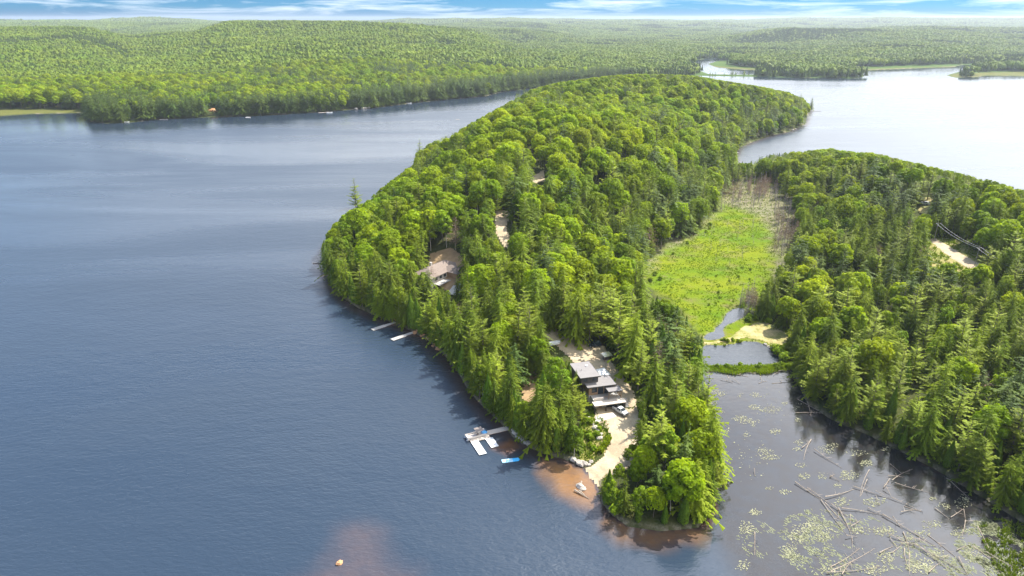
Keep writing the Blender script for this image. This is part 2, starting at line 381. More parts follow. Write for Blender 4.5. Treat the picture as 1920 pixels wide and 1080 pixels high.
# ------------------------------------------------------------------ water sheets
def watersheet(name, X, Y, F, z, mat):
    sa, sl = landinfo(X, Y)
    me = npmesh(name, np.stack([X, Y, np.full_like(X, z)], 1), [(F, 0)], [mat])
    px, py, zc = proj(X, Y, z)
    bed = np.zeros_like(X); col = np.tile(np.array([.20,.075,.018,1.]), (len(X), 1))
    def spot(poly, soft, k, c):
        nonlocal bed, col
        d = sdist(PW(poly), X, Y)+(fbm(X/7, Y/7, 3)-.5)*soft*.8; w = sstep(-soft, soft*.6, d)*k
        m = w > bed; bed = np.maximum(bed, w); col[m, :3] = c
    amber = (.34,.16,.035); brown = (.020,.016,.013); pinkish = (.22,.12,.075)
    # brown shallow bay behind the point
    spot([(1318,700),(1490,696),(1520,760),(1640,820),(1750,880),(1900,970),(2100,1090),(2100,1250),(1500,1250),(1350,1000),(1340,900),(1320,800)], 6, .85, brown)
    nearA = np.where(sa < 0, -sa, 0)
    w = sstep(7, 0, nearA)*(sa < .5)*.55; m = w > bed; bed = np.maximum(bed, w); col[m, :3] = (.085,.04,.015)
    spot([(1020,862),(1110,875),(1130,930),(1110,950),(1060,925),(1030,890)], 5, .55, amber)
    spot([(1128,950),(1180,975),(1300,975),(1345,930),(1360,950),(1320,1010),(1240,1020),(1160,1012),(1130,985)], 5, .55, (.20,.10,.03))
    spot([(925,838),(960,822),(975,838),(950,850)], 3, .7, (.2,.08,.015))
    spot([(590,1085),(640,1040),(655,1000),(690,1015),(730,1060),(760,1090),(760,1150),(590,1150)], 9, .2, pinkish)
    spot([(640,1010),(665,990),(700,1000),(690,1030)], 6, .2, pinkish)
    attr(me, 'bed', bed); attr(me, 'bedcol', col, 'FLOAT_COLOR')
    calm = np.maximum(sstep(-4, 4, sdist(PW([(1312,700),(1490,696),(1640,820),(1900,970),(2300,1200),(1460,1250),(1380,1000),(1350,940),(1320,800)]), X, Y)),
                      sstep(150, 10, np.where(sl < 0, -sl, 0))*.85*(Y > 500))
    calm = np.maximum(calm, sstep(45, 8, nearA)*sstep(215, 170, Y)*sstep(4, 36, X)*.8)
    attr(me, 'calm', calm)
    o = bpy.data.objects.new(name, me); link(o); return o
X, Y, F = polar(430, 560, 90, 2900, R(-60), R(60))
tag(watersheet('lake', X, Y, F, 0, M['water']), kind='structure', label='rippled blue lake around the peninsula', cat='lake')
def fan(name, poly, z, mat, **kw):
    b = MB(); b.add([(x, y, z) for x, y in poly], [tuple(range(len(poly)))])
    o = b.build(name, mat); return tag(o, **kw)
M['pondwater'] = watermat('pond_water', (.022,.030,.040))
fan('pond', [W(x, y, .12) for x, y in [(1300,660),(1316,640),(1400,636),(1470,655),(1470,680),(1440,691),(1310,690)]], .12, M['pondwater'], kind='structure', label='small dark pond between the sandy bank and the grassy dam', cat='pond')
fan('creek', [W(x, y, .12) for x, y in [(1312,640),(1322,624),(1340,616),(1355,588),(1372,572),(1400,574),(1402,592),(1362,622),(1360,634)]], .12, M['pondwater'], kind='structure', label='narrow creek curving out of the marsh', cat='creek')
# ------------------------------------------------------------------ draped sheets: drive, roads, sand, lawn
def drape(name, poly_px, mat, lift, cell, label, cat, soft=.6, iso=True):
    pw = np.array([ground_at(x, y)[:2] for x, y in poly_px])
    x0, y0 = pw.min(0)-2; x1, y1 = pw.max(0)+2
    nx, ny = int((x1-x0)/cell)+1, int((y1-y0)/cell)+1
    GX, GY = np.meshgrid(x0+np.arange(nx)*cell, y0+np.arange(ny)*cell, indexing='ij'); gx, gy = GX.ravel(), GY.ravel()
    d = sdist(pw, gx, gy)+(fbm(gx/2.5, gy/2.5, 3)-.5)*soft*3
    ok = d > 0
    i = (np.arange(nx-1)[:, None]*ny+np.arange(ny-1)[None, :]).ravel()
    Fq = np.stack([i, i+ny, i+ny+1, i+1], -1)
    Fq = Fq[ok[Fq].sum(1) >= 3]
    used, inv = np.unique(Fq, return_inverse=True); Fq = inv.reshape(-1, 4)
    z = height(gx[used], gy[used])
    dd = d[used]
    z = np.maximum(z, -.04)+lift*np.clip(dd/1.2+.3, .25, 1)
    me = npmesh(name, np.stack([gx[used], gy[used], z], 1), [(Fq, 0)], [mat], smooth=True)
    o = bpy.data.objects.new(name, me); link(o); tag(o, label, cat, kind='structure'); return o
drape('driveway', [(1098,880),(1120,868),(1138,845),(1142,815),(1125,795),(1112,786),(1114,762),(1180,765),(1160,742),(1140,715),(1110,690),(1086,690),(1060,665),(1040,645),(1015,628),(1012,604),(1035,600),(1052,628),(1090,640),(1135,650),(1145,675),(1165,700),(1190,735),(1200,780),(1205,820),(1205,860),(1165,885),(1128,898),(1124,925),(1108,905)], M['gravel'], .22, .6, 'pale gravel driveway from the boat launch up past the house', 'driveway')
drape('gravel_road', [(925,396),(944,394),(958,398),(950,425),(956,445),(962,470),(945,466),(930,440),(928,420)], M['gravel'], .25, .8, 'gravel road bend showing through a gap in the maples', 'road')
drape('gravel_road', [(984,348),(1000,330),(1020,318),(1024,340),(1008,343)], M['gravel'], .25, .8, 'short glimpse of gravel road on the wooded ridge', 'road')
drape('gravel_road', [(1736,450),(1752,446),(1790,468),(1840,496),(1852,506),(1822,508),(1780,484)], M['gravel'], .25, .8, 'straight gravel road below the power lines', 'road')
drape('grass_verge', [(1728,470),(1740,452),(1752,444),(1790,448),(1850,480),(1860,520),(1800,520),(1740,500)], M['lawn'], .14, .9, 'grassy verge beside the straight gravel road', 'grass')
drape('gravel_path', [(1722,395),(1735,370),(1750,372),(1745,400),(1735,410)], M['sand'], .2, .8, 'sandy parking spot among trees on the hill', 'path')
drape('sand_track', [(1316,642),(1345,640),(1370,632),(1396,612),(1428,603),(1452,610),(1476,625),(1480,652),(1458,652),(1430,640),(1400,634),(1360,642),(1330,648)], M['sand'], .16, .7, 'sandy track and bank between marsh and small pond', 'track')
drape('lawn', [(1088,800),(1105,780),(1120,790),(1140,812),(1138,842),(1110,868),(1085,864),(1082,830)], M['lawn'], .12, .6, 'yellow green garden slope beside the driveway hedge', 'lawn')
drape('earth_slope', [(985,690),(1000,680),(1008,710),(1005,745),(985,760),(976,735)], M['dirt'], .15, .6, 'bare orange earth clearing among the conifers', 'clearing')
drape('house_clearing', [(800,505),(806,476),(842,464),(866,478),(874,500),(870,545),(850,552),(824,538)], M['dirt'], .15, .8, 'sandy clearing around the brown roofed house', 'clearing')
#@@TREES
# ------------------------------------------------------------------ tree shapes (unit: metres)
class TB:
    """leaf clusters as small faces with a per-face tone"""
    def __init__(s, seed): s.r = np.random.default_rng(seed); s.V = []; s.T = []; s.n = 0; s.Q = []
    def quads(s, c, u, v, tone):
        c, u, v = map(lambda a: np.asarray(a, float), (c, u, v)); k = len(c)
        P = np.stack([c-u-v, c+u-v, c+u+v, c-u+v], 1).reshape(-1, 3)
        s.V.append(P); s.Q.append(np.arange(k*4).reshape(-1, 4)+s.n); s.T.append(np.repeat(tone, 4)); s.n += k*4
    def tris(s, a, b, c, tone):
        k = len(a); P = np.stack([a, b, c], 1).reshape(-1, 3)
        q = np.arange(k*3).reshape(-1, 3)+s.n; s.V.append(P); s.Q.append(q); s.T.append(np.repeat(tone, 3)); s.n += k*3
    def data(s):
        return np.concatenate(s.V), s.Q, np.concatenate(s.T)
def leafmesh(name, tb, mat):
    V, Q, T = tb.data(); me = npmesh(name, V, [(q, 0) for q in Q], [mat]); attr(me, 'tone', T); return me
def norm(a): return a/np.maximum(np.linalg.norm(a, axis=-1, keepdims=True), 1e-9)
def conifer(seed, h=20., R0=3.4, z0=.10, whorls=34, per=9, droop=.28, jit=.25, seg=4, power=.85, wid=.52, gap=0., up=0.):
    tb = TB(seed); r = tb.r; A=[];B=[];C=[];T=[]
    for i in range(whorls):
        f = (i+.5)/whorls; z = h*(z0+(1-z0)*f); rr = R0*(1-f)**power+.18
        rr *= 1+.18*math.sin(i*2.1+seed)
        n = max(4, int(per*(.45+.55*(1-f))+.5)); ph = r.random()*6.28
        for k in range(n):
            if r.random() < gap: continue
            a = ph+k*2*PI/n+r.normal()*.2; L = rr*(1+r.normal()*jit); L = max(L, .25)
            d = np.array([math.cos(a), math.sin(a), 0]); p = np.array([-d[1], d[0], 0]); tone = r.random()
            zz = z+r.normal()*.25
            for q in range(seg):
                t0 = (q+.15)/seg; t1 = min(1.12, (q+1.25)/seg)
                def pt(t): return d*L*t+np.array([0, 0, zz-droop*L*t*t*1.2+up*L*t+ .12*(t>.8)])
                c0, c1 = pt(t0), pt(t1); wd = wid*L/ seg*2.2*(1.15-t0*.75)
                wd = min(wd, 1.1)
                for sgn in (-1, 1):
                    tip = c1+p*sgn*wd*(.8+.4*r.random())+np.array([0, 0, -.16*wd-r.random()*.2])
                    A.append(c0); B.append(tip if sgn > 0 else c1+d*.1); C.append(c1+d*.1 if sgn > 0 else tip); T.append(tone*.6+.4*r.random())
            
    tb.tris(np.array(A), np.array(B), np.array(C), np.array(T)); return tb
def cedar(seed, h=13., R0=1.7):
    tb = TB(seed); r = tb.r; n = 1500
    f = r.random(n)**.8; a = r.random(n)*6.28; rad = R0*np.minimum(1, (1-f)*2.2)**.8*(1-.5*f)*(1+.13*np.sin(a*3+seed)+.1*r.normal(size=n))*(.75+.25*np.minimum(f/.12, 1))
    c = np.stack([rad*np.cos(a), rad*np.sin(a), h*(.03+.97*f)], 1)
    out = np.stack([np.cos(a), np.sin(a), np.full(n, .25)], 1); tn = np.stack([-np.sin(a), np.cos(a), np.zeros(n)], 1)
    upv = norm(np.stack([-.35*np.cos(a), -.35*np.sin(a), np.ones(n)], 1)+r.normal(size=(n, 3))*.25)
    s_ = (.16+.14*r.random(n))[:, None]
    tb.tris(c-tn*s_-upv*s_, c+tn*s_-upv*s_, c+upv*s_*2.6+out*.05, r.random(n)); return tb
def broad(seed, h=17., R0=4.6, lobes=13, n=2600, leaf=.34, base=.28, flat=1.0, gaps=.0):
    tb = TB(seed); r = tb.r; hc = h*(1+base)/2; hh = h*(1-base)/2
    L = []
    for i in range(lobes):
        f = (i+.5)/lobes; zc = 1-2*f*.82; a = i*2.4+seed; q = math.sqrt(max(0, 1-zc*zc))
        rr = R0*(.34+.16*r.random())
        L.append((np.array([math.cos(a)*q*(R0-rr*.75), math.sin(a)*q*(R0-rr*.75), hc+zc*(hh-rr*.7)]), rr, r.random()))
    C=[];N=[];T=[]
    w = np.array([l[1]**2 for l in L]); w /= w.sum(); cnt = (w*n).astype(int)
    for (c, rr, tn), k in zip(L, cnt):
        d = norm(r.normal(size=(k, 3))); d[:, 2] = np.where(d[:, 2] < -.35, -d[:, 2], d[:, 2])
        rad = rr*(1+.16*np.sin(d[:, 0]*5+seed)*np.cos(d[:, 1]*5)+r.normal(size=k)*.07)
        P = c+d*rad[:, None]*np.array([1, 1, .85*flat]); C.append(P); N.append(d); T.append(.35*tn+.65*r.random(k))
    C = np.concatenate(C); N = np.concatenate(N); T = np.concatenate(T); k = len(C)
    # drop faces buried in other lobes
    keep = np.ones(k, bool)
    for c, rr, _ in L: keep &= np.linalg.norm((C-c)/np.array([1, 1, .85*flat]), axis=1) > rr*.72
    C, N, T = C[keep], N[keep], T[keep]; k = len(C)
    nn = norm(N+r.normal(size=(k, 3))*.42+np.array([0, 0, .25])); u = norm(np.cross(nn, r.normal(size=(k, 3)))); v = np.cross(nn, u)
    s_ = (leaf*(.6+.8*r.random(k)))[:, None]
    tb.quads(C, u*s_, v*s_*.8, T); return tb
def trunkmesh(name, h, r0, mat, lean=0, limbs=0, seed=0, spread=2.5, z1=.9, lim0=.35):
    b = MB(); rr = random.Random(seed)
    pts = [(lean*(k/5)**2+(rr.uniform(-.1, .1) if k else 0), rr.uniform(-.1, .1) if k else 0, -.8+(h*z1+.8)*k/5) for k in range(6)]
    b.tube(pts, [r0*(1-.84*k/5) for k in range(6)], 6)
    for i in range(limbs):
        f = lim0+(z1-lim0)*(i+.5)/limbs*.95; a = i*2.4+seed; L = spread*(1.15-f)*rr.uniform(.7, 1.2)
        x0 = lean*f*f; z = h*f; e = (x0+math.cos(a)*L, math.sin(a)*L, z+L*rr.uniform(.15, .7))
        m_ = ((x0+e[0])/2, e[1]/2, (z+e[2])/2-.1*L)
        b.tube([(x0, 0, z-.2), m_, e], [r0*.42*(1-f*.6), r0*.25*(1-f*.5), r0*.08], 4)
    return b.mesh(name, mat)
def snagmesh(name, seed, h, r0, mat, twigs=26, L0=1.6, droop=0.0):
    b = MB(); rr = random.Random(seed); lean = rr.uniform(-.6, .6)
    pts = [(lean*(k/5)**1.5, rr.uniform(-.05, .05), -.8+(h+.8)*k/5) for k in range(6)]
    b.tube(pts, [r0*(1-.85*k/5) for k in range(6)], 5)
    for i in range(twigs):
        f = rr.uniform(.25, .98); a = rr.uniform(0, 6.28); L = L0*(1.15-f)*rr.uniform(.5, 1.2)+.2; x0 = lean*f**1.5
        e = (x0+math.cos(a)*L, math.sin(a)*L, h*f+L*rr.uniform(-.3, .4)-droop*L)
        b.tube([(x0, 0, h*f), e], [.05, .015], 3, caps=False)
        for q in range(2):
            a2 = a+rr.uniform(-.9, .9); e2 = (e[0]+math.cos(a2)*L*.35, e[1]+math.sin(a2)*L*.35, e[2]+rr.uniform(-.2, .35)*L)
            m_ = tuple(x0_*(.4)+e_*.6 for x0_, e_ in zip((x0, 0, h*f), e)); b.tube([m_, e2], [.03, .012], 3, caps=False)
    return b.mesh(name, mat)
# variants: (crown mesh, trunk mesh, height, crown radius, shape)
KIND = {}
KIND['spruce'] = [(leafmesh('spruce_crown', conifer(11+i, h=20+i*.6, R0=[3.8,4.4,3.3,4.7,3.0,4.0][i], jit=[.25,.3,.22,.34,.4,.45][i], droop=[.3,.40,.25,.34,.2,.3][i], whorls=[30,27,33,26,28,24][i], gap=[0,.08,0,.12,.25,.2][i], power=[.66,.6,.74,.55,.9,.5][i], per=12, seg=5, wid=.40), M['spruce']), trunkmesh('spruce_trunk', 20, .26, M['bark'], seed=i), 20+i*.6, [3.8,4.4,3.3,4.7,3.0,4.0][i]) for i in range(6)]
KIND['pine'] = [(leafmesh('pine_crown', conifer(31+i, h=22, R0=[4.3,4.8,3.8][i], z0=.22, whorls=15, per=8, droop=-.02, jit=.38, seg=5, power=.55, wid=.62, gap=.16, up=.10), M['pine']), trunkmesh('pine_trunk', 22, .34, M['bark'], limbs=16, seed=i, spread=4.2, z1=.95), 22, [4.3,4.8,3.8][i]) for i in range(3)]
KIND['cedar'] = [(leafmesh('cedar_crown', cedar(51+i, h=13, R0=[1.6,2.1,1.9][i]), M['cedar']), trunkmesh('cedar_trunk', 12, .2, M['bark'], seed=i), 13, [1.6,2.1,1.9][i]) for i in range(3)]
KIND['maple'] = [(leafmesh('maple_crown', broad(71+i, h=[17,18,16,15,18][i], R0=[5.0,5.6,4.4,4.8,5.2][i], lobes=[16,20,13,15,18][i], n=3000, leaf=.36), M['maple']), trunkmesh('maple_trunk', [17,18,16,15,18][i], .26, M['bark'], limbs=7, seed=i, z1=.75), [17,18,16,15,18][i], [5.0,5.6,4.4,4.8,5.2][i]) for i in range(5)]
KIND['birch'] = [(leafmesh('birch_crown', broad(91+i, h=15, R0=[2.9,3.2][i], lobes=12, n=1300, leaf=.24, base=.3), M['shrub']), trunkmesh('birch_trunk', 15, .17, M['birch'], limbs=8, seed=i, z1=.85, lean=.6), 15, [2.9,3.2][i]) for i in range(2)]
KIND['dead'] = [(leafmesh('bare_twig_crown', conifer(111+i, h=[15,13,14][i], R0=[2.3,3.4,2.8][i], z0=.2, whorls=20, per=8, droop=.05, jit=.35, seg=5, power=[.8,.5,.6][i], wid=.09, gap=.1, up=.25), M['dead']), snagmesh('dead_trunk', i, [14.5,12.5,13.5][i], .2, M['twig'], 30, 2.2), [15,13,14][i], [2.3,3.4,2.8][i]) for i in range(3)]
KIND['snag'] = [(None, snagmesh('dead_trunk', 20+i, [7,9,5.5,8][i], [.14,.17,.13,.12][i], M['snag'], [12,20,6,16][i], [1.1,1.5,.7,1.3][i]), [7,9,5.5,8][i], 1.0) for i in range(4)]
KIND['dark'] = [(leafmesh('spruce_crown', conifer(211+i, h=22, R0=[3.4,4.2,4.8][i], jit=.4, droop=.2, whorls=24, power=[.8,.5,.45][i], per=9, gap=.15, wid=.42), M['farspruce']), trunkmesh('pine_trunk', 21, .28, M['bark'], seed=i), 22, [3.4,4.2,4.8][i]) for i in range(3)]
KIND['shrub'] = [(leafmesh('shrub_leaves', broad(131+i, h=2.6, R0=1.5, lobes=7, n=420, leaf=.2, base=-.1), M['shrub']), None, 2.6, 1.5) for i in range(3)]
# ------------------------------------------------------------------ where trees stand
CLEAR = dict(
 house=[(1088,683),(1097,678),(1132,704),(1150,705),(1176,735),(1173,765),(1122,770),(1106,735),(1096,712)],
 drive=[(1018,640),(1030,614),(1045,604),(1056,625),(1085,638),(1130,650),(1143,672),(1165,700),(1190,738),(1196,780),(1190,825),(1160,850),(1150,872),(1122,892),(1098,882),(1118,860),(1090,858),(1092,835),(1096,800),(1110,782),(1112,745),(1092,718),(1082,690),(1075,668),(1045,665)],
 slope=[(990,692),(1001,688),(1004,712),(1001,738),(988,748),(984,722)],
 house2=[(802,494),(816,474),(838,464),(843,474),(862,478),(870,490),(862,508),(840,520),(824,532),(812,528),(800,514)], patio=[(842,540),(868,540),(864,550),(846,550)],
 roada=[(930,398),(957,394),(950,425),(956,445),(955,463),(944,458),(930,440),(929,420)],
 roadb=[(990,343),(1003,330),(1021,320),(1022,338),(1008,342)],
 roadr=[(1740,450),(1752,444),(1762,430),(1800,452),(1838,485),(1836,500),(1812,503),(1780,490),(1750,495),(1745,470)],
 carr=[(1718,400),(1724,382),(1740,374),(1747,384),(1742,398)],
 marsh=[(1206,528),(1262,472),(1300,452),(1325,428),(1345,402),(1368,372),(1440,366),(1470,392),(1492,422),(1480,466),(1446,520),(1405,560),(1398,600),(1450,604),(1474,625),(1480,655),(1486,692),(1318,695),(1318,650),(1322,636),(1308,605),(1275,570),(1218,545)],
 docks=[(696,624),(740,600),(760,606),(738,642),(780,622),(792,630),(740,645),(700,628)],
 maindock=[(872,815),(915,810),(935,820),(968,806),(975,820),(945,838),(935,860),(900,860)],
 W1=[(-200,240),(300,240),(640,224),(900,194),(985,173),(999,168),(950,192),(905,217),(862,240),(835,252),(800,268),(780,285),(775,306),(742,330),(705,358),(682,378),(655,392),(640,402),(618,428),(606,448),(597,462),(592,500),(-200,600)],
 W2=[(1526,212),(1508,234),(1482,252),(1430,266),(1384,280),(1381,300),(1402,303),(1425,293),(1452,286),(1530,280),(1565,277),(1600,281),(1650,287),(1700,300),(1760,313),(1800,322),(1850,334),(1920,354),(2150,400),(2150,150),(1560,150)],
 SKY=[(990,168),(1010,163),(1050,153),(1100,146),(1150,140),(1190,138),(1250,138),(1300,141),(1340,147),(1380,154),(1420,160),(1450,166),(1480,172),(1505,182),(1519,195),(1524,212),(1700,212),(1700,60),(900,60)],
 pond=[(1352,705),(1486,702),(1560,800),(1650,850),(1650,1100),(1362,1100),(1362,900)],
)
CLEAR = {k: np.array(v, float) for k, v in CLEAR.items()}
NOBASE = [PW([(1086,690),(1112,670),(1190,740),(1190,775),(1115,775)])]   # house footprint, widened
def blocked(X, Y, Z, Ht, Rc, conic):
    bad = np.zeros(len(X), bool)
    pts = []
    for f in (.12, .35, .6, .8, 1.0):
        w_ = np.where(conic, 1-f*.95, np.where(f < .3, .2, .85 if f < .9 else .35))*Rc
        for sx_ in (-1, 0, 1): pts.append((f*Ht, sx_*w_))
    for dz, dx in pts:
        a, b, _ = proj(X+dx, Y, Z+dz)
        for k, pg in CLEAR.items(): bad |= inside(pg, a, b)
    return bad
def candidates(cell, r0, r1, aw, jit=.42):
    xs = np.arange(-r1*math.sin(aw)-cell, r1*math.sin(aw)+cell, cell); ys = np.arange(r0*.4, r1+cell, cell)
    GX, GY = np.meshgrid(xs, ys); GX = GX.ravel(); GY = GY.ravel()
    GX = GX+rng.uniform(-jit, jit, len(GX))*cell; GY = GY+rng.uniform(-jit, jit, len(GY))*cell
    rr = np.hypot(GX, GY); m = (rr >= r0) & (rr < r1) & (np.abs(np.arctan2(GX, GY)) < aw)
    return GX[m], GY[m]
X, Y = candidates(4.9, 100, 1560, R(46))
ex = []
for i in range(len(A_w)):
    (ax, ay), (bx, by) = A_w[i], A_w[(i+1) % len(A_w)]
    if min(ay, by) > 620 or max(abs(ax), abs(bx)) > 330: continue
    Ln = math.hypot(bx-ax, by-ay); nx_, ny_ = (by-ay)/Ln, -(bx-ax)/Ln
    for q in np.arange(0, Ln, 3.4): ex.append((ax+(bx-ax)*q/Ln+rng.normal()*.8, ay+(by-ay)*q/Ln+rng.normal()*.8, nx_, ny_))
ex = np.array(ex); off = rng.uniform(.9, 3.2, len(ex))
ins = inside(A_w, ex[:, 0]+ex[:, 2]*off, ex[:, 1]+ex[:, 3]*off); sg = np.where(ins, 1, -1)
X = np.concatenate([X, ex[:, 0]+ex[:, 2]*off*sg]); Y = np.concatenate([Y, ex[:, 1]+ex[:, 3]*off*sg]); edge = np.zeros(len(X), bool); edge[-len(ex):] = True
info = landinfo(X, Y); sa, sl = info
onA = sa > .5; onL = (sl > 2)
m = onA | onL; X, Y, sa, sl, onA, edge = X[m], Y[m], sa[m], sl[m], onA[m], edge[m]
Z = height(X, Y, (sa, sl)); px, py, zc = proj(X, Y, Z)
far_thin = np.clip((zc-330)/600, 0, 1)
wet = sdist(MARSH_w, X, Y) > 1.5
# share of conifers by place
dec = inside([(600,480),(700,360),(1000,165),(1500,190),(1400,262),(1380,300),(1330,330),(1250,345),(1150,360),(1060,380),(985,420),(960,470),(900,470),(850,470),(790,500),(760,545),(700,540),(640,500)], px, py)
decr = inside([(1390,300),(1950,330),(1950,540),(1750,620),(1480,600),(1500,420)], px, py)
nz = fbm(X/45, Y/45, 3)
con = np.where(px > 1400, .64, .78)
con = np.where(dec, .20, con); con = np.where(decr, .50, con)
con = np.where(dec | decr, con+(nz-.5)*1.6, con+(nz-.5)*.7)
midc = inside([(960,470),(985,420),(1060,380),(1150,360),(1330,330),(1345,420),(1200,500),(1180,560),(1000,560)], px, py); con = np.where(midc, .62+(nz-.5)*1.5, con)
con = np.where(onA & (sa < 14), con+.35, con); con = np.where(inside([(1120,850),(1215,840),(1290,900),(1320,1000),(1120,1000)], px, py), .38, con); con = np.where(inside([(1180,700),(1310,690),(1345,900),(1290,900),(1200,830)], px, py), .95, con); con = np.where(inside([(1380,200),(1530,190),(1530,260),(1380,300)], px, py), .6, con)
con = np.where(onA & (zc > 800), con*.8, con)
conl = .20+(fbm(X/110+7, Y/110, 3)-.5)*1.8+.95*sstep(85, 12, sl); con = np.where(onA, con, conl)
u = rng.random(len(X)); kindv = np.where(u < con, 'spruce', 'maple').astype(object)
u2 = rng.random(len(X))
kindv[(kindv == 'spruce') & (u2 < .33)] = 'pine'; kindv[(kindv == 'spruce') & (u2 > .87) & (sa < 40) & (zc < 420)] = 'cedar'
kindv[(kindv == 'maple') & (u2 < .22) & (zc < 420)] = 'birch'
kindv[(u2 > .42) & (u2 < .432) & onA] = 'dead'
kindv[(kindv == 'spruce') & ~onA & (u2 < .45) & (sl < 70)] = 'pine'
kindv[edge & (u2 < .45)] = 'cedar'; kindv[edge & (u2 > .8)] = 'birch'
kindv[~onA & np.isin(kindv.astype(str), ['spruce', 'pine'])] = 'dark'; kindv[onA & (zc > 560) & (kindv == 'spruce') & (rng.random(len(X)) < .6)] = 'dark'; kindv[onA & (zc <= 560) & (kindv == 'spruce') & (fbm(X/30+2, Y/30, 2) > .64)] = 'dark'
# crowns of maples need more room than spruces
drop = (kindv == 'maple') & (rng.random(len(X)) < .66+.0*X)
drop |= np.isin(kindv.astype(str), ['spruce', 'dark']) & (rng.random(len(X)) < .12+.30*far_thin)
drop |= (kindv == 'pine') & (rng.random(len(X)) < .40) | wet & onA
drop &= ~(edge & ~wet)
gxp = (inside([(-60,150),(0,147),(24,147),(30,153),(26,160),(0,167),(-60,172)], px, py) | inside([(-80,204),(60,204),(160,206),(162,214),(60,216),(-80,222)], px, py) | inside([(1315,113),(1340,121),(1420,127),(1425,133),(1380,132),(1330,126)], px, py) | inside([(1598,128),(1700,125),(1795,122),(1800,128),(1700,132),(1600,136)], px, py)) & ~onA
drop |= gxp
drop |= ~onA & inside([(1318,139),(1424,141),(1424,146),(1318,146)], px, py) & (rng.random(len(X)) < .8)
drop |= ~onA & inside([(1770,147),(1790,138),(1850,135),(1960,133),(1960,150),(1800,149)], px, py) & (rng.random(len(X)) < .75)
for q in NOBASE: drop |= inside(q, X, Y)
k = ~drop; X, Y, Z, sa, sl, onA, kindv, px, py, zc = [a[k] for a in (X, Y, Z, sa, sl, onA, kindv, px, py, zc)]
n = len(X); var = rng.integers(0, 60, n); sc = rng.normal(1.0, np.where(np.isin(kindv.astype(str), ['spruce', 'pine']), .19, .14)).clip(.6, 1.38)
sc *= np.where((kindv == 'spruce') | (kindv == 'pine'), np.where(zc < 330, .92, .88), 1.)
sc *= np.where(onA & (zc > 420) & (kindv == 'maple'), .95, 1); sc *= np.where(onA & (sa < 7), .86, 1)
sc *= np.where(onA & (px > 1400) & (zc < 480), .84, 1); sc *= np.where(inside([(1110,870),(1190,850),(1225,900),(1260,1010),(1110,1000)], px, py), .60, 1); sc = np.where(~onA, sc*1.12, sc); sc = np.where(~onA & inside([(1415,140),(1630,140),(1630,150),(1415,150)], px, py), sc*1.35, sc)
INL = np.array([(1306,124),(1303,113),(1330,110),(1390,109),(1341,117),(1332,122),(1345,128),(1420,132),(1420,139),(1335,138)], float)
ip = np.zeros(len(X), bool)
for f_ in (.4, .7, 1.):
    a_, b_, _q = proj(X, Y, Z+17*f_); ip |= inside(INL, a_, b_)
ip &= ~onA
ip |= ~onA & (inside([(206,214),(266,215),(266,226),(206,226)], px, py-6) & (rng.random(len(X)) < .7) | inside([(385,205),(412,205),(412,219),(385,219)], px, py-3))
Hh = np.array([KIND[a][v % len(KIND[a])][2] for a, v in zip(kindv, var)]); Rr = np.array([KIND[a][v % len(KIND[a])][3] for a, v in zip(kindv, var)])
con_ = np.isin(kindv.astype(str), ['spruce', 'cedar', 'dark'])
alive = np.ones(n, bool); need = np.zeros(n, bool); need[:] = onA
fit = ~need
for step in (1., .84, .7, .56, .42, .3):
    todo = np.where(need & ~fit)[0]
    if not len(todo): break
    b = blocked(X[todo], Y[todo], Z[todo], Hh[todo]*sc[todo]*step, Rr[todo]*sc[todo]*step, con_[todo])
    okk = todo[~b]; sc[okk] *= step; fit[okk] = True
alive = fit & ~ip
X, Y, Z, sa, sl, onA, kindv, px, py, zc, var, sc, Hh, Rr = [a[alive] for a in (X, Y, Z, sa, sl, onA, kindv, px, py, zc, var, sc, Hh, Rr)]
print('trees <1560 m:', len(X), {k_: int((kindv == k_).sum()) for k_ in KIND})
# ------------------------------------------------------------------ labels for the trees: where each one stands
MARKS = []   # (phrase, world x, y, radius, priority) filled with what stands around
def mark(phrase, pxy, rad): MARKS.append((phrase,)+W(*pxy)+(rad,))
mark('on the shore behind the forked dock', (970,795), 13)
mark('between the forked dock and the orange earth clearing', (955,740), 15)
mark('around the orange earth clearing', (1010,715), 14)
mark('on the bank below the flat roofed lake house', (1060,800), 15)
mark('beside the flat roofed lake house', (1075,735), 14)
mark('near the top of the driveway by the white tarp', (1030,665), 14)
mark('behind the parked dark vehicles', (1130,625), 14)
mark('behind the little shed by the driveway', (1165,668), 14)
mark('along the driveway edge across from the lake house', (1205,725), 15)
mark('in the grove between the driveway and the lily pond', (1250,790), 16)
mark('by the lily pond on the tip of the point', (1310,880), 16)
mark('on the tip of the point beside the boat launch', (1165,930), 14)
mark('in the middle of the tip of the point', (1235,900), 16)
mark('on the outermost end of the point', (1250,965), 14)
mark('on the shore between the two narrow docks', (735,600), 12)
mark('above the second narrow dock', (790,590), 14)
mark('below the brown roofed house', (830,560), 16)
mark('beside the brown roofed house', (790,500), 20)
mark('behind the brown roofed house', (870,460), 22)
mark('on the rocky shore past the narrow docks', (840,640), 18)
mark('on the lake shore under the dark bank', (880,690), 18)
mark('on the wooded cape above the dark water', (630,500), 30)
mark('on the shore of the wooded cape', (680,560), 22)
mark('in the woods between the brown roofed house and the driveway', (950,590), 35)
mark('in the wood between driveway and marsh', (1200,610), 30)
mark('on the edge of the green marsh', (1230,560), 24)
mark('by the grassy dam beside the driveway woods', (1285,690), 18)
mark('behind the road bend', (960,370), 30)
mark('below the road bend', (960,480), 28)
mark('on the wooded bank beside the grassy dam', (1500,670), 18)
mark('on the far bank of the lily pond opposite the point', (1560,740), 18)
mark('on the bank above the dark pond water', (1640,780), 20)
mark('on the bank above the sunken logs', (1740,830), 20)
mark('on the bank above the tangle of white logs', (1850,890), 20)
mark('on the slope above the lily pond', (1620,690), 30)
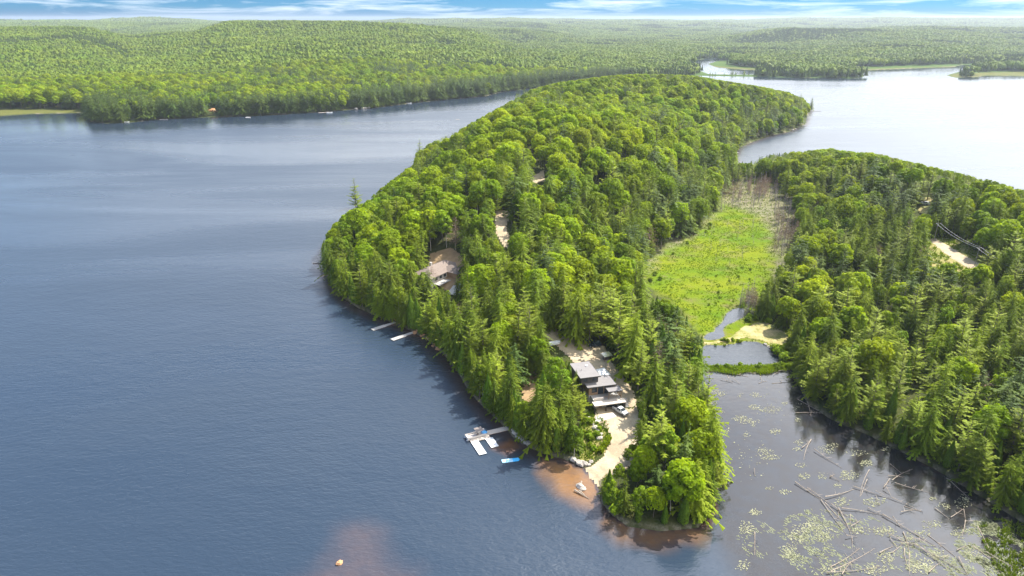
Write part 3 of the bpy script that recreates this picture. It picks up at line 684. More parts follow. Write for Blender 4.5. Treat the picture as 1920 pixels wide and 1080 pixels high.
mark('on the slope above the sunken logs', (1780,730), 32)
mark('at the edge of the slope over the tangled logs', (1880,780), 30)
mark('below the straight gravel road', (1760,580), 40)
mark('beside the grey dead trunks of the marsh', (1490,560), 30)
mark('beside the straight gravel road', (1800,470), 40)
mark('on the wooded hill over the white lake', (1600,380), 70)
MX = np.array([m_[1] for m_ in MARKS]); MY = np.array([m_[2] for m_ in MARKS]); MR = np.array([m_[3] for m_ in MARKS])
def place_phrase(x, y):
    d = np.hypot(MX-x, MY-y)/MR; return MARKS[int(np.argmin(d))][0] if d.min() < 2.5 else 'in the forest on the peninsula'
WORD = dict(dark='dark conifer', spruce='spruce', pine='pine', cedar='cedar', maple='maple', birch='birch', dead='bare tree', snag='dead trunk', shrub='shrub')
LOOK = dict(dark='deep green shaggy conifer', spruce='dark green spruce', pine='layered feathery pine', cedar='narrow pale green cedar', maple='round bright green maple', birch='slender pale stemmed birch', dead='brownish bare leafless tree', snag='grey dead trunk', shrub='small leafy green shrub')
NAME = dict(dark='conifer_tree', spruce='spruce_tree', pine='pine_tree', cedar='cedar_tree', maple='maple_tree', birch='birch_tree', dead='leafless_tree', snag='dead_trunk', shrub='shrub')
HW = dict(dark=22, spruce=20, pine=22, cedar=13, maple=16.5, birch=15, dead=14, snag=7, shrub=2.6)
used_labels = {}
def plant(kind, x, y, z, s, v, rz=None, label=None, phrase=None, tilt=0.):
    crown, trunk, h, r = KIND[kind][v % len(KIND[kind])]
    if phrase is None: phrase = place_phrase(x, y)
    size = 'tall ' if h*s > HW[kind]*1.08 else ('small ' if h*s < HW[kind]*.74 else '')
    lab = label or f"{size}{LOOK[kind]} {phrase}"
    grp = f"{WORD[kind]}s {phrase}"[:100] if not label else None
    rz = rng.random()*6.28 if rz is None else rz
    if crown is not None and trunk is None or crown is None:
        o_ = bpy.data.objects.new(NAME[kind], crown or trunk); link(o_); o_.location = (x, y, z-(.15 if crown is None else 0)); o_.rotation_euler = (tilt, tilt*.6, rz)
    else:
        o_ = bpy.data.objects.new(NAME[kind], None); link(o_); o_.empty_display_size = .5; o_.location = (x, y, z-.2); o_.rotation_euler = (rng.normal()*.03, rng.normal()*.03, rz)
        link(bpy.data.objects.new('crown', crown), o_); link(bpy.data.objects.new('trunk', trunk), o_)
    o_.scale = (s, s, s); tag(o_, lab, 'shrub' if kind == 'shrub' else 'tree', grp); return o_
# the trees that show largest stand as single trees
LIM = dict(dark=120, spruce=280, pine=120, cedar=90, maple=300, birch=120, dead=70)
size_px = Hh*sc*FPX/zc
inview = (px > -15) & (px < 1935) & (py-size_px < 1080) & (py < 1150)
solo = np.zeros(len(X), bool)
for k_, lim in LIM.items():
    idx = np.where((kindv == k_) & inview)[0]; idx = idx[np.argsort(-size_px[idx]*np.where(kindv[idx] == 'maple', 1, 1))][:lim]; solo[idx] = True
for i in np.where(solo)[0]: plant(kindv[i], X[i], Y[i], Z[i], float(sc[i]), int(var[i]))
# ------------------------------------------------------------------ forest masses: points + tree shapes in one object
def forest(name, pts, which, scale, rot, temps, label):
    """temps: list of lists of meshes (crown, trunk); each is instanced on its points"""
    V = [np.asarray(pts, np.float32)]; F = []; mats = []; tid = [np.full(len(pts), -1)]; tone = [np.zeros(len(pts))]; nv = len(pts)
    for ti, ms in enumerate(temps):
        for me_ in ms:
            if me_ is None: continue
            co = np.empty(len(me_.vertices)*3, np.float32); me_.vertices.foreach_get('co', co); co = co.reshape(-1, 3)
            tn = np.zeros(len(co), np.float32)
            if 'tone' in me_.attributes: me_.attributes['tone'].data.foreach_get('value', tn)
            mi = []
            for mm in me_.materials:
                if mm not in mats: mats.append(mm)
                mi.append(mats.index(mm))
            pm = np.zeros(len(me_.polygons), np.int32); me_.polygons.foreach_get('material_index', pm)
            tot = np.empty(len(me_.polygons), np.int32); me_.polygons.foreach_get('loop_total', tot)
            st = np.empty(len(me_.polygons), np.int32); me_.polygons.foreach_get('loop_start', st)
            lv = np.empty(len(me_.loops), np.int32); me_.loops.foreach_get('vertex_index', lv)
            for q in np.unique(tot):
                for mq in np.unique(pm):
                    s_ = (tot == q) & (pm == mq)
                    if s_.any(): F.append((lv[st[s_][:, None]+np.arange(q)[None]]+nv, mi[mq]))
            V.append(co); tid.append(np.full(len(co), ti)); tone.append(tn); nv += len(co)
    me_ = npmesh(name, np.concatenate(V), F, mats); npnt = len(pts); pad = nv-npnt
    attr(me_, 'tone', np.concatenate(tone))
    a = me_.attributes.new('tid', 'INT', 'POINT'); a.data.foreach_set('value', np.concatenate(tid).astype(np.int32))
    a = me_.attributes.new('which', 'INT', 'POINT'); a.data.foreach_set('value', np.concatenate([which, np.full(pad, -9)]).astype(np.int32))
    attr(me_, 'sc', np.concatenate([scale, np.zeros(pad)])); attr(me_, 'rz', np.concatenate([rot, np.zeros(pad)]))
    o_ = bpy.data.objects.new(name, me_); link(o_); tag(o_, label, 'forest', kind='stuff')
    ng = bpy.data.node_groups.new(name+'_nodes', 'GeometryNodeTree'); ng.interface.new_socket('Geometry', in_out='INPUT', socket_type='NodeSocketGeometry'); ng.interface.new_socket('Geometry', in_out='OUTPUT', socket_type='NodeSocketGeometry')
    N = ng.nodes; L = ng.links; gi = N.new('NodeGroupInput'); go = N.new('NodeGroupOutput'); join = N.new('GeometryNodeJoinGeometry'); L.new(join.outputs[0], go.inputs[0])
    def named(nm, ty):
        q = N.new('GeometryNodeInputNamedAttribute'); q.data_type = ty; q.inputs['Name'].default_value = nm; return q.outputs[0]
    def eq(nm, v):
        q = N.new('FunctionNodeCompare'); q.data_type = 'INT'; q.operation = 'EQUAL'; L.new(named(nm, 'INT'), q.inputs[2]); q.inputs[3].default_value = v; return q.outputs[0]
    rzv = N.new('ShaderNodeCombineXYZ'); L.new(named('rz', 'FLOAT'), rzv.inputs[2])
    scn = named('sc', 'FLOAT')
    for ti in range(len(temps)):
        sp_ = N.new('GeometryNodeSeparateGeometry'); sp_.domain = 'POINT'; L.new(gi.outputs[0], sp_.inputs[0]); L.new(eq('tid', ti), sp_.inputs[1])
        iop = N.new('GeometryNodeInstanceOnPoints'); L.new(gi.outputs[0], iop.inputs['Points']); L.new(eq('which', ti), iop.inputs['Selection'])
        L.new(sp_.outputs[0], iop.inputs['Instance']); L.new(rzv.outputs[0], iop.inputs['Rotation']); L.new(scn, iop.inputs['Scale'])
        L.new(iop.outputs[0], join.inputs[0])
    md_ = o_.modifiers.new('forest', 'NODES'); md_.node_group = ng
    return o_
temps = []; tindex = {}
for k_ in ('spruce', 'pine', 'cedar', 'maple', 'birch', 'dead', 'dark'):
    for vi, (cr, tr, h_, r_) in enumerate(KIND[k_]): tindex[(k_, vi)] = len(temps); temps.append([cr, tr])
rest = np.where(~solo)[0]
wh = np.array([tindex[(kindv[i], int(var[i]) % len(KIND[kindv[i]]))] for i in rest])
forest('mixed_forest', np.stack([X[rest], Y[rest], Z[rest]-.2], 1), wh, sc[rest], rng.random(len(rest))*6.28, temps, 'mixed green forest covering the peninsula and the lake shores')
# far forest: stands of small trees
def stand(seed, nc, nm, size=26., mat_c=None, mat_m=None):
    r = np.random.default_rng(seed); V=[];F3=[];T=[];M3=[];nv=0
    ico = []
    import bmesh
    bm_ = bmesh.new(); bmesh.ops.create_icosphere(bm_, subdivisions=2, radius=1); iv = np.array([v.co[:] for v in bm_.verts]); ifa = np.array([[v.index for v in f.verts] for f in bm_.faces]); bm_.free()
    def add(v, f, t, m_):
        nonlocal nv
        V.append(v); F3.append(f+nv); T.append(np.full(len(v), 0.)+t); M3.append(m_); nv += len(v)
    for i in range(nm):
        c = np.array([r.uniform(-.5, .5)*size, r.uniform(-.5, .5)*size, 0]); rr = r.uniform(3.8, 6.6); hh = r.uniform(13, 20)
        n_ = 1+.22*np.sin(iv[:, 0]*4+i)*np.cos(iv[:, 1]*5+i)+r.normal(size=len(iv))*.11
        v = iv*n_[:, None]*np.array([rr, rr, hh*.34])+np.array([0, 0, hh*.68])+c
        up_ = ifa[(iv[ifa].mean(1)[:, 2] > -.75)]
        add(v, up_, .3+.4*r.random()+r.normal(size=len(v))*.25, 0)
    for i in range(nc):
        c = np.array([r.uniform(-.5, .5)*size, r.uniform(-.5, .5)*size, 0]); rr = r.uniform(2.4, 4.0); hh = r.uniform(13, 23)
        k = 7; vs=[];fs=[]
        for tier in range(5):
            zb = hh*(.12+.165*tier); zt = min(hh, zb+hh*.30); rt = rr*(1-tier*.19); b0 = len(vs); a0 = r.random()*6
            vs.append((0, 0, zt))
            for q in range(k): a = a0+q*2*PI/k; w_ = rt*(1+r.normal()*.2); vs.append((math.cos(a)*w_, math.sin(a)*w_, zb+r.normal()*.4))
            fs += [(b0, b0+1+q, b0+1+(q+1) % k) for q in range(k)]
        add(np.array(vs)+c, np.array(fs), .2+.5*r.random()+r.normal(size=len(vs))*.2, 1)
    F=[]
    for mi in (0, 1):
        fl = [f for f, m_ in zip(F3, M3) if m_ == mi]
        if fl: F.append((np.concatenate(fl), mi))
    me_ = npmesh('stand', np.concatenate(V), F, [M['farmaple'], M['farspruce']]); attr(me_, 'tone', np.concatenate(T).clip(0, 1)); return me_
STANDS = [stand(1, 1, 14), stand(2, 3, 13), stand(3, 9, 9), stand(4, 21, 1), stand(5, 17, 4)]
def farpts(cell, r0, r1, scale, aw=R(42)):
    X, Y = candidates(cell, r0, r1, aw); sa, sl = landinfo(X, Y); m = (sl > 8) & (sa < 0); X, Y, sl = X[m], Y[m], sl[m]
    px, py, zc = proj(X, Y, height(X, Y, (np.full(len(X), -9.), sl)))
    m = ~(inside([(1598,126),(1700,123),(1795,120),(1800,130),(1700,134),(1600,138)], px, py) | inside([(1312,112),(1340,120),(1425,127),(1425,134),(1330,128)], px, py) | inside([(1765,148),(1780,134),(1960,132),(1960,150)], px, py) & (rng.random(len(X)) < .8))
    m &= ~inside([(1760,100),(1890,112),(1890,130),(1770,145)], px, py) | (sl > 25)
    X, Y, sl = X[m], Y[m], sl[m]
    Z = height(X, Y, (np.full(len(X), -9.), sl)); m = np.ones(len(X), bool)
    for f_ in (.4, .7, 1.):
        a_, b_, _q = proj(X, Y, Z+17*f_); m &= ~inside(INL, a_, b_)
    X, Y, sl = X[m], Y[m], sl[m]
    Z = height(X, Y, (np.full(len(X), -9.), sl))
    cz = .18+(fbm(X/190+5, Y/190, 3)-.5)*2.9+(fbm(X/700, Y/700, 2)-.5)*.8+.5*sstep(60, 15, sl)
    wv = np.where(cz < .05, 0, np.where(cz < .25, 1, np.where(cz < .5, 2, 4))); wv = np.where((cz > .68), 3, wv)
    return np.stack([X, Y, Z-.3], 1), wv, scale*rng.uniform(.88, 1.15, len(X)), rng.random(len(X))*6.28
parts = [farpts(21.5, 1550, 3600, 1.0), farpts(24, 3600, 7000, 1.15), farpts(42, 7000, 14800, 2.0)]
# canopy on the narrow spits is sparse single trees; stands keep off them
P_, W_, S_, R_ = [np.concatenate(q) for q in zip(*parts)]
print('stands', len(P_))
forest('distant_forest', P_, W_, S_, R_, [[s_] for s_ in STANDS], 'distant mixed forest rolling over the far hills to the horizon')
#@@ENDTREES
#@@OBJECTS
def G(px, py, dz=0.): x, y, z = ground_at(px, py); return x, y, z+dz
def ang(p, q): return math.atan2(q[1]-p[1], q[0]-p[0])
def quadwall(b, p, q, z0, z1, th=.2, m=0):
    d = Vector((q[0]-p[0], q[1]-p[1])).normalized(); n_ = Vector((-d.y, d.x))*th
    b.prism([(p[0],p[1]),(q[0],q[1]),(q[0]+n_.x,q[1]+n_.y),(p[0]+n_.x,p[1]+n_.y)], z0, z1, m)
# ---- lake house
TH = R(14); HX, HY = 26.8, 189.8
hs = empty('lake_house', (HX, HY, 3.0), TH, 'dark flat roofed split level lake house with deck facing the boat launch', 'house')
MB().box(0, 8.6, .9, 10, -1.5, 2.52).box(-.8, 0, 4.4, 10, -1.5, 3.0).build('lower_wall', M['stone'], hs)
b = MB().box(-.8, 7.8, 4.4, 10, 3.02, 5.98); b.build('wall', M['wood'], hs)
MB().box(-2.7, 3.1, 6.6, 10, 6.0, 8.38).box(-2.7, 3.1, 10.003, 16.5, 0.5, 8.38).box(3.103, 5.2, 10.003, 13, 1.5, 5.98).build('wall', M['siding'], hs)
def slab_roof(x0, x1, y0, y1, z, lift):
    r_ = MB().prism([(x0,y0),(x1,y0),(x1,y1),(x0,y1)], [z+lift,z+lift,z,z], [z+.2+lift,z+.2+lift,z+.2,z+.2]).build('roof', M['roof'], hs)
    f_ = MB(); f_.box(x0-.06, x1+.06, y0-.12, y0-.003, z+lift-.12, z+lift+.24); f_.prism([(x0-.1,y0-.003),(x0-.003,y0-.003),(x0-.003,y1),(x0-.1,y1)], [z+lift-.1,z+lift-.1,z-.1,z-.1], [z+.24+lift,z+.24+lift,z+.24,z+.24]); f_.prism([(x1+.003,y0-.003),(x1+.1,y0-.003),(x1+.1,y1),(x1+.003,y1)], [z+lift-.1,z+lift-.1,z-.1,z-.1], [z+.24+lift,z+.24+lift,z+.24,z+.24])
    f_.build('fascia', M['fascia'], r_); return r_
slab_roof(-1.6, 8.3, 3.5, 10.3, 6.0, .25)
r_ = slab_roof(-3.3, 3.6, 5.85, 17.0, 8.4, .3)
MB().tube([(-1.2, 11, 8.4), (-1.2, 11, 9.6)], .12, 8).build('vent_pipe', M['alu'], r_); MB().box(1.2, 1.9, 13.5, 14.1, 8.5, 9.0).build('roof_hatch', M['white'], r_)
slab_roof(4.5, 9.2, .5, 3.9, 5.5, .12)
MB().box(-1.0, 9.7, -1.9, .85, 2.55, 2.78).build('terrace', M['deck'], hs)
MB().box(-.3, 8.9, .87, 4.38, 2.78, 3.0).build('deck', M['greydeck'], hs)
for x in (-.8, 3.0, 6.2, 9.4): MB().box(x-.13, x+.13, -1.7, -1.44, -1, 2.54).build('post', M['fascia'], hs)
for x, y in ((4.7,.75),(8.9,.75),(8.9,3.6)): MB().box(x-.09, x+.09, y-.09, y+.09, 3.0, 5.49).build('post', M['wood'], hs)
def window(x0, x1, z0, z1, y, par=hs):
    f_ = MB(); t_ = .09
    f_.box(x0, x1, y-.07, y-.004, z0, z0+t_).box(x0, x1, y-.07, y-.004, z1-t_, z1).box(x0, x0+t_, y-.07, y-.004, z0+t_, z1-t_).box(x1-t_, x1, y-.07, y-.004, z0+t_, z1-t_)
    q = f_.build('window', M['fascia'], par); MB().box(x0+t_, x1-t_, y-.045, y-.006, z0+t_, z1-t_).build('pane', M['glassdark'], q)
window(-2.2, -.6, 7.0, 8.1, 6.6); window(1.0, 2.7, 7.0, 8.1, 6.6); window(.2, 2.0, 3.9, 5.6, 4.4); window(2.3, 4.2, 3.1, 5.7, 4.4); window(4.5, 6.8, 3.1, 5.5, 4.4)
q = MB().box(4.2, 8.2, .84, .895, -.4, 2.3).build('garage_door', M['glassdark'], hs); MB().box(4.1, 4.19, .82, .895, -.4, 2.4).box(8.21, 8.3, .82, .895, -.4, 2.4).box(4.1, 8.3, .82, .895, 2.41, 2.5).build('frame', M['fascia'], q)
MB().box(1.4, 2.5, .84, .895, -.4, 2.1).build('door', M['wood'], hs)
rl = MB()
for x in np.arange(3.2, 8.9, .55): rl.box(x-.03, x+.03, 1.0, 1.06, 3.0, 3.95)
rl.box(3.1, 8.85, .98, 1.08, 3.95, 4.03); rl.box(8.78, 8.86, 1.08, 3.5, 3.9, 4.0)
for y in (1.6, 2.2, 2.8, 3.4): rl.box(8.79, 8.85, y, y+.06, 3.0, 3.9)
rl.build('railing', M['wood'], hs)
MB().box(-.2, 3.0, .98, 1.1, 3.0, 3.85).build('parapet', M['offwhite'], hs)
st_ = MB()
for i in range(8): st_.box(9.75, 11.0, -1.6+i*.32, -1.28+i*.32, -.3, .15+i*.33)
st_.build('stairs', M['greydeck'], hs)
def padpoly(name, pts, mat, label, cat, th=.25, dz=.24):
    P_ = [G(*p) for p in pts]; b = MB(); b.prism([(p[0], p[1]) for p in P_], [p[2]-.5 for p in P_], [p[2]+dz for p in P_]); o_ = b.build(name, mat); return tag(o_, label, cat, kind='structure')
padpoly('concrete_apron', [(1116,794),(1117,781),(1149,775),(1156,782)], M['concrete'], 'pale concrete apron below the lake house terrace', 'pavement', dz=.3)
padpoly('concrete_pad', [(1122,706),(1113,695),(1133,691),(1145,704)], M['white'], 'bright white concrete pad beside the upper roof', 'pavement', dz=.35)
# ---- vehicles
def wheel(par, x, y, r, w_=.22):
    q = MB().tube([(x, y-w_/2, r), (x, y+w_/2, r)], r, 14).build('wheel', M['black'], par)
    MB().tube([(x, y-w_/2-.015, r), (x, y+w_/2+.015, r)], r*.58, 10).build('rim', M['chrome'], q)
def vehicle(name, loc, rz, label, kind, paint, cat):
    """front towards +x"""
    e = empty(name, loc, rz, label, cat)
    if kind == 'pickup': prof = [(-2.75,.45),(2.7,.45),(2.8,.75),(2.72,1.12),(1.35,1.28),(-2.75,1.28),(-2.8,.8)]; L = 2.8; hw = .98; cab = [(-.85,1.28),(1.35,1.27),(.65,1.9),(-.65,1.92)]
    else: prof = [(-2.35,.42),(2.3,.42),(2.4,.7),(2.3,1.0),(1.2,1.12),(-2.3,1.15),(-2.4,.8)]; L = 2.4; hw = .94; cab = [(-2.2,1.15),(1.25,1.11),(.45,1.72),(-1.9,1.76)]
    def side(prof, hw, hw2=None, m=0, b=None):
        b = b or MB(); n = len(prof); hw2 = hw2 or [hw]*n
        b.add([(x, -w_, z) for (x, z), w_ in zip(prof, hw2)]+[(x, w_, z) for (x, z), w_ in zip(prof, hw2)], [tuple(range(n)), tuple(range(2*n-1, n-1, -1))]+[(i, n+i, n+(i+1) % n, (i+1) % n) for i in range(n)], m); return b
    body = side(prof, hw, [hw-.06, hw-.06, hw, hw, hw-.02, hw-.02, hw]).build('body', paint, e)
    side(cab, hw, [hw-.05, hw-.05, hw-.2, hw-.2]).build('cab', M['glassdark'], e)
    xa, xb, zt = cab[3][0], cab[2][0], max(cab[2][1], cab[3][1])
    MB().box(xa-.03, xb+.03, -hw+.17, hw-.17, zt-.02, zt+.05).build('roof', paint, e)
    for s_ in (-1, 1):
        pl = MB()
        for x in ((cab[0][0]+.1), (xa+xb)/2, cab[1][0]-.12):
            xt = xa if x < xa else (xb if x > xb else x)
            pl.tube([(x, s_*(hw-.03), cab[0][1]), (xt, s_*(hw-.18), zt)], .05, 4)
        pl.build('pillar', paint, e)
        wheel(e, L*.64, s_*(hw-.1), .38); wheel(e, -L*.62, s_*(hw-.1), .38)
        MB().box(L-.09, L-.0, s_*(hw-.18)-.16, s_*(hw-.18)+.16, .8, .98).build('headlight', M['lamp'], e)
        MB().box(-L-.02, -L+.08, s_*(hw-.1)-.08, s_*(hw-.1)+.08, .8, 1.1).build('tail_light', M['redlamp'], e)
        MB().box(cab[1][0]-.45, cab[1][0]-.25, s_*(hw+.1)-.1, s_*(hw+.1)+.1, cab[0][1]+.02, cab[0][1]+.2).build('wing_mirror', paint, e)
    MB().box(L-.03, L+.08, -hw+.08, hw-.08, .45, .66).build('bumper', M['chrome'], e)
    MB().box(L-.05, L+.02, -.5, .5, .75, 1.0).build('grille', M['black'], e)
    if kind == 'pickup': MB().box(-2.62, -.95, -.78, .78, 1.285, 1.31).build('bed', M['black'], e); MB().box(-2.75, -.9, -.98, -.9, 1.28, 1.42).box(-2.75, -.9, .9, .98, 1.28, 1.42).build('bed_rail', paint, e)
    return e
c0 = G(1152.5, 768); c1 = G(1174, 782); vehicle('pickup_truck', ((c0[0]+c1[0])/2, (c0[1]+c1[1])/2, (c0[2]+c1[2])/2+.22), ang(c0, c1), 'white pickup truck parked nose down beside the lake house', 'pickup', M['silver'], 'pickup truck')
c0 = G(1124, 649.5); c1 = G(1108, 652); vehicle('parked_car', ((c0[0]+c1[0])/2, (c0[1]+c1[1])/2, c0[2]+.22), ang(c0, c1), 'dark blue estate car parked in tree shade at the top of the driveway', 'suv', M['darkcar'], 'car')
c0 = G(1112, 643); c1 = G(1101, 645); ut = empty('utility_trailer', ((c0[0]+c1[0])/2, (c0[1]+c1[1])/2, c0[2]+.2), ang(c0, c1), 'low black utility trailer parked behind the dark blue car', 'trailer')
MB().box(-1.6, 1.6, -.8, .8, .5, .58).box(-1.6, 1.6, -.8, -.74, .58, 1.1).box(-1.6, 1.6, .74, .8, .58, 1.1).box(-1.6, -1.54, -.74, .74, .58, 1.1).build('cargo_box', M['black'], ut)
for s_ in (-1, 1): wheel(ut, 0, s_*.92, .32)
MB().tube([(1.6, 0, .5), (2.7, 0, .5)], .05, 6).build('drawbar', M['black'], ut)
x, y, z = G(1734, 384); vehicle('parked_car', (x, y, z+.2), R(120), 'white car glimpsed between trees on the hill over the white lake', 'suv', M['silver'], 'car')
# ---- shed, tarp, hedge, boulders
x, y, z = G(1137, 675); sh = empty('garden_shed', (x, y, z), R(25), 'tiny grey roofed shelter on posts at the driveway edge', 'shed')
MB().box(-1.1, 1.1, -.2, .9, 0, 1.7).build('wall', M['siding'], sh); MB().prism([(-1.7,-1.3),(1.7,-1.3),(1.7,1.3),(-1.7,1.3)], [2.0,2.0,2.4,2.4], [2.12,2.12,2.52,2.52]).build('roof', M['alu'], sh)
for a_, b_ in ((-1.5,-1.1),(1.5,-1.1)): MB().box(a_-.07, a_+.07, b_-.07, b_+.07, 0, 2.0).build('post', M['wood'], sh)
x, y, z = G(1038, 648); tp = empty('covered_boat', (x, y, z+.2), R(20), 'white tarp covered load standing among the trees at the top of the drive', 'covered trailer')
MB().prism([(-2.2,-.9),(1.6,-.9),(2.7,0),(1.6,.9),(-2.2,.9)], .5, [1.2,1.3,1.35,1.3,1.2]).build('tarp', M['white'], tp); wheel(tp, -.4, .85, .3); wheel(tp, -.4, -.85, .3)
hp = [G(1122, 852), G(1127, 845), G(1134, 836), G(1141, 824)]
rr_ = np.random.default_rng(5); tb = TB(5); C=[];Nn=[]
for i in range(1500):
    f = rr_.random()*2.999; a = int(f); f -= a; p = [hp[a][k]*(1-f)+hp[a+1][k]*f for k in range(3)]
    al = rr_.random()*PI; C.append((p[0]+math.cos(al)*1.0+rr_.normal()*.1, p[1]+math.cos(al)*.3, p[2]+math.sin(al)*1.5+rr_.normal()*.1)); Nn.append((math.cos(al), .1, math.sin(al)))
C = np.array(C)-np.array(hp[1]); nn = norm(np.array(Nn)+rr_.normal(size=(1500, 3))*.5); u_ = norm(np.cross(nn, rr_.normal(size=(1500, 3)))); v_ = np.cross(nn, u_)
tb.quads(C, u_*.2, v_*.2, rr_.random(1500)); ho = bpy.data.objects.new('hedge', leafmesh('hedge', tb, M['maple'])); link(ho); ho.location = hp[1]; tag(ho, 'clipped curved green hedge along the driveway to the boat launch', 'hedge')
def rock(px, py, r, label, grp=None, mat='rock', seed=0, dz=0, z=None):
    x, y, zz = G(px, py) if z is None else W(px, py, z)+(z,)
    o_ = MB().blob((0,0,0), (r, r*.8, r*.6), seed=seed, nu=9, nv=6).build('boulder', M[mat]); o_.location = (x, y, zz+dz); o_.rotation_euler.z = seed*1.7; return tag(o_, label, 'rock', grp)
sd_ = 0
for pts, lab, grp, mat in [
  ([(1112,796),(1116,803),(1121,808),(1126,815),(1119,812),(1124,822),(1109,791),(1104,785)], 'pale boulder in the low edging between garden and driveway', 'boulders edging the garden', 'rock'),
  ([(1080,864),(1086,868),(1092,866),(1098,870),(1104,872),(1075,862),(1108,866),(1090,872)], 'pale boulder on the shore by the boat launch', 'boulders by the boat launch', 'rock'),
  ([(962,806),(966,812),(970,818),(975,822),(968,803),(973,799),(980,826),(986,830),(978,818),(992,832),(964,797),(984,822)], 'pale boulder on the shore where the forked dock lands', 'boulders by the forked dock', 'rock'),
  ([(748,606),(752,602),(742,600),(738,597),(757,608)], 'tan boulder at the foot of the first narrow dock', 'boulders by the first narrow dock', 'orangerock'),
  ([(778,624),(783,620),(788,622),(795,628),(803,634),(790,630)], 'tan boulder at the foot of the second narrow dock', 'boulders by the second narrow dock', 'orangerock'),
  ([(812,650),(818,656),(822,654),(815,645)], 'orange boulder on the shore past the narrow docks', 'boulders past the narrow docks', 'orangerock'),
  ([(1435,646),(1441,650),(1447,653),(1452,652),(1458,649)], 'pale boulder on the bank of the small pond', 'boulders by the small pond', 'rock'),
  ([(1480,243),(1486,244),(1492,242)], 'tan boulder on the far wooded shore of the white lake', 'boulders on the island shore', 'rock')]:
    for px_, py_ in pts:
        sd_ += 1; rock(px_, py_, [.9,.65,1.2,.75][sd_ % 4]*(1.6 if py_ < 300 else 1), lab, grp, mat, sd_, dz=.1)
rock(1088, 912, 1.3, 'flat tan rock beside the stranded log in the amber shallows', seed=77, z=.12); rock(1093, 917, 1.0, 'smaller pale rock touching the stranded log in the amber shallows', seed=78, z=.1)
rock(636, 1056, 1.0, 'yellow rock breaking the water above the sandbar', mat='orangerock', seed=80, z=.05)
# ---- docks
def dock(name, loc, rz, label, segs, mat, th=.35, grp=None, cat='dock'):
    e = empty(name, loc, rz, label, cat, grp)
    for nm_, x0, x1, y0, y1, dz in segs:
        p_ = MB().box(x0, x1, y0, y1, .22+dz, .34+dz).build(nm_, mat, e)
        f_ = MB()
        for x in np.arange(x0+.3, x1-.3, 1.2): f_.box(x, x+.8, y0+.12, y1-.12, -.15, .218+dz)
        f_.build('float', M['float'], p_)
    return e
A0 = W(880, 826); 
th_ = ang(A0, W(962, 806))
d1 = dock('forked_dock', (A0[0], A0[1], 0), th_, 'pale F-shaped floating dock reaching out from the rocky shore', [('walkway', 6.4, 15.6, .1, 2.3, .02), ('platform', 0, 6.38, -1.6, 2.6, .0)], M['deck'])
# the two fingers run square to the platform towards the camera side
MB().box(.0, 2.3, -8.6, -1.62, .2, .33).build('finger', M['white'], d1); MB().box(4.6, 7.0, -6.6, -1.62, .2, .33).build('finger', M['white'], d1)
MB().box(4.2, 6.2, 2.62, 4.0, .2, .5).build('landing', M['greydeck'], d1)
pb = empty('pontoon_boat', W(892, 819)+(0,), th_+R(2), 'pontoon boat with taupe sunshade moored along the forked dock', 'boat')
for s_ in (-1, 1): MB().tube([(-3.5, s_*.85, .12), (-3.2, s_*.85, .1), (2.9, s_*.85, .1), (3.5, s_*.85, .35)], [.1,.32,.32,.08], 10).build('pontoon', M['alu'], pb)
MB().box(-3.2, 3.2, -1.2, 1.2, .42, .52).build('deck', M['offwhite'], pb)
fr = MB(); 
for x0, x1, y0, y1 in ((-3.1,3.0,-1.18,-1.12),(-3.1,1.2,1.12,1.18),(2.1,3.0,1.12,1.18),(-3.1,-3.04,-1.1,1.1),(2.94,3.0,-1.1,1.1)): fr.box(x0, x1, y0, y1, .56, 1.1)
fr.build('fence', M['offwhite'], pb)
for x0, x1, y0, y1 in ((-3.0,-1.0,-1.1,-.55),(-3.0,-2.4,-.5,1.0),(1.0,2.8,-1.1,-.6),(.9,2.0,.55,1.08)): MB().box(x0, x1, y0, y1, .53, .95).build('seat', M['offwhite'], pb)
MB().box(.2, .7, -.8, -.2, .53, 1.35).build('console', M['taupe'], pb)
bm = MB().prism([(-.2,-1.15),(2.2,-1.15),(2.2,1.15),(-.2,1.15)], 2.35, 2.45).build('sunshade', M['taupe'], pb)
for x, s_ in ((0,-1),(0,1),(2,-1),(2,1)): MB().tube([(1, s_*1.12, 1.1), (x, s_*1.1, 2.35)], .03, 5).build('pole', M['alu'], bm)
MB().box(-.3, .3, -.3, .3, 0, 0).build('outboard_motor', M['black'], pb) if False else MB().box(3.2, 3.65, -.2, .2, .3, 1.2).build('outboard_motor', M['black'], pb)
x, y = W(908, 815.5); tube_ = MB().blob((0,0,.9), (.95,.85,.5), seed=3, nu=12, nv=8).build('inflatable_tube', M['blue'], smooth=True); tube_.location = (x, y, .1); tag(tube_, 'round blue inflatable lying at the stern of the pontoon boat', 'inflatable')
K0, K1 = W(943, 865), W(972, 861.5); fm = empty('floating_mat', ((K0[0]+K1[0])/2, (K0[1]+K1[1])/2, 0), ang(K0, K1), 'bright blue foam mat floating off the forked dock', 'float')
MB().box(-2.6, .6, -.8, .8, .0, .09).build('pad', M['lightblue'], fm); MB().prism([(.6,-.8),(2.3,-.75),(2.7,0),(2.3,.75),(.6,.8)], .0, .1).build('pad', M['bluemat'], fm)
for a_, b_, lab, nm_ in [((698,619.5),(746,604),'long narrow grey dock nearer the wooded cape, below the brown roofed house','narrow_dock'), ((735,638.5),(782,622),'long narrow grey dock nearer the forked dock, below the brown roofed house','narrow_dock')]:
    a_, b_ = W(*a_), W(*b_); L_ = math.hypot(b_[0]-a_[0], b_[1]-a_[1])
    dock(nm_, (a_[0], a_[1], 0), ang(a_, b_), lab, [('platform', 0, L_*.5, -1.1, 1.1, .02), ('walkway', L_*.5+.02, L_, -.8, .8, .06)], M['greydeck'], grp='narrow docks below the brown roofed house')
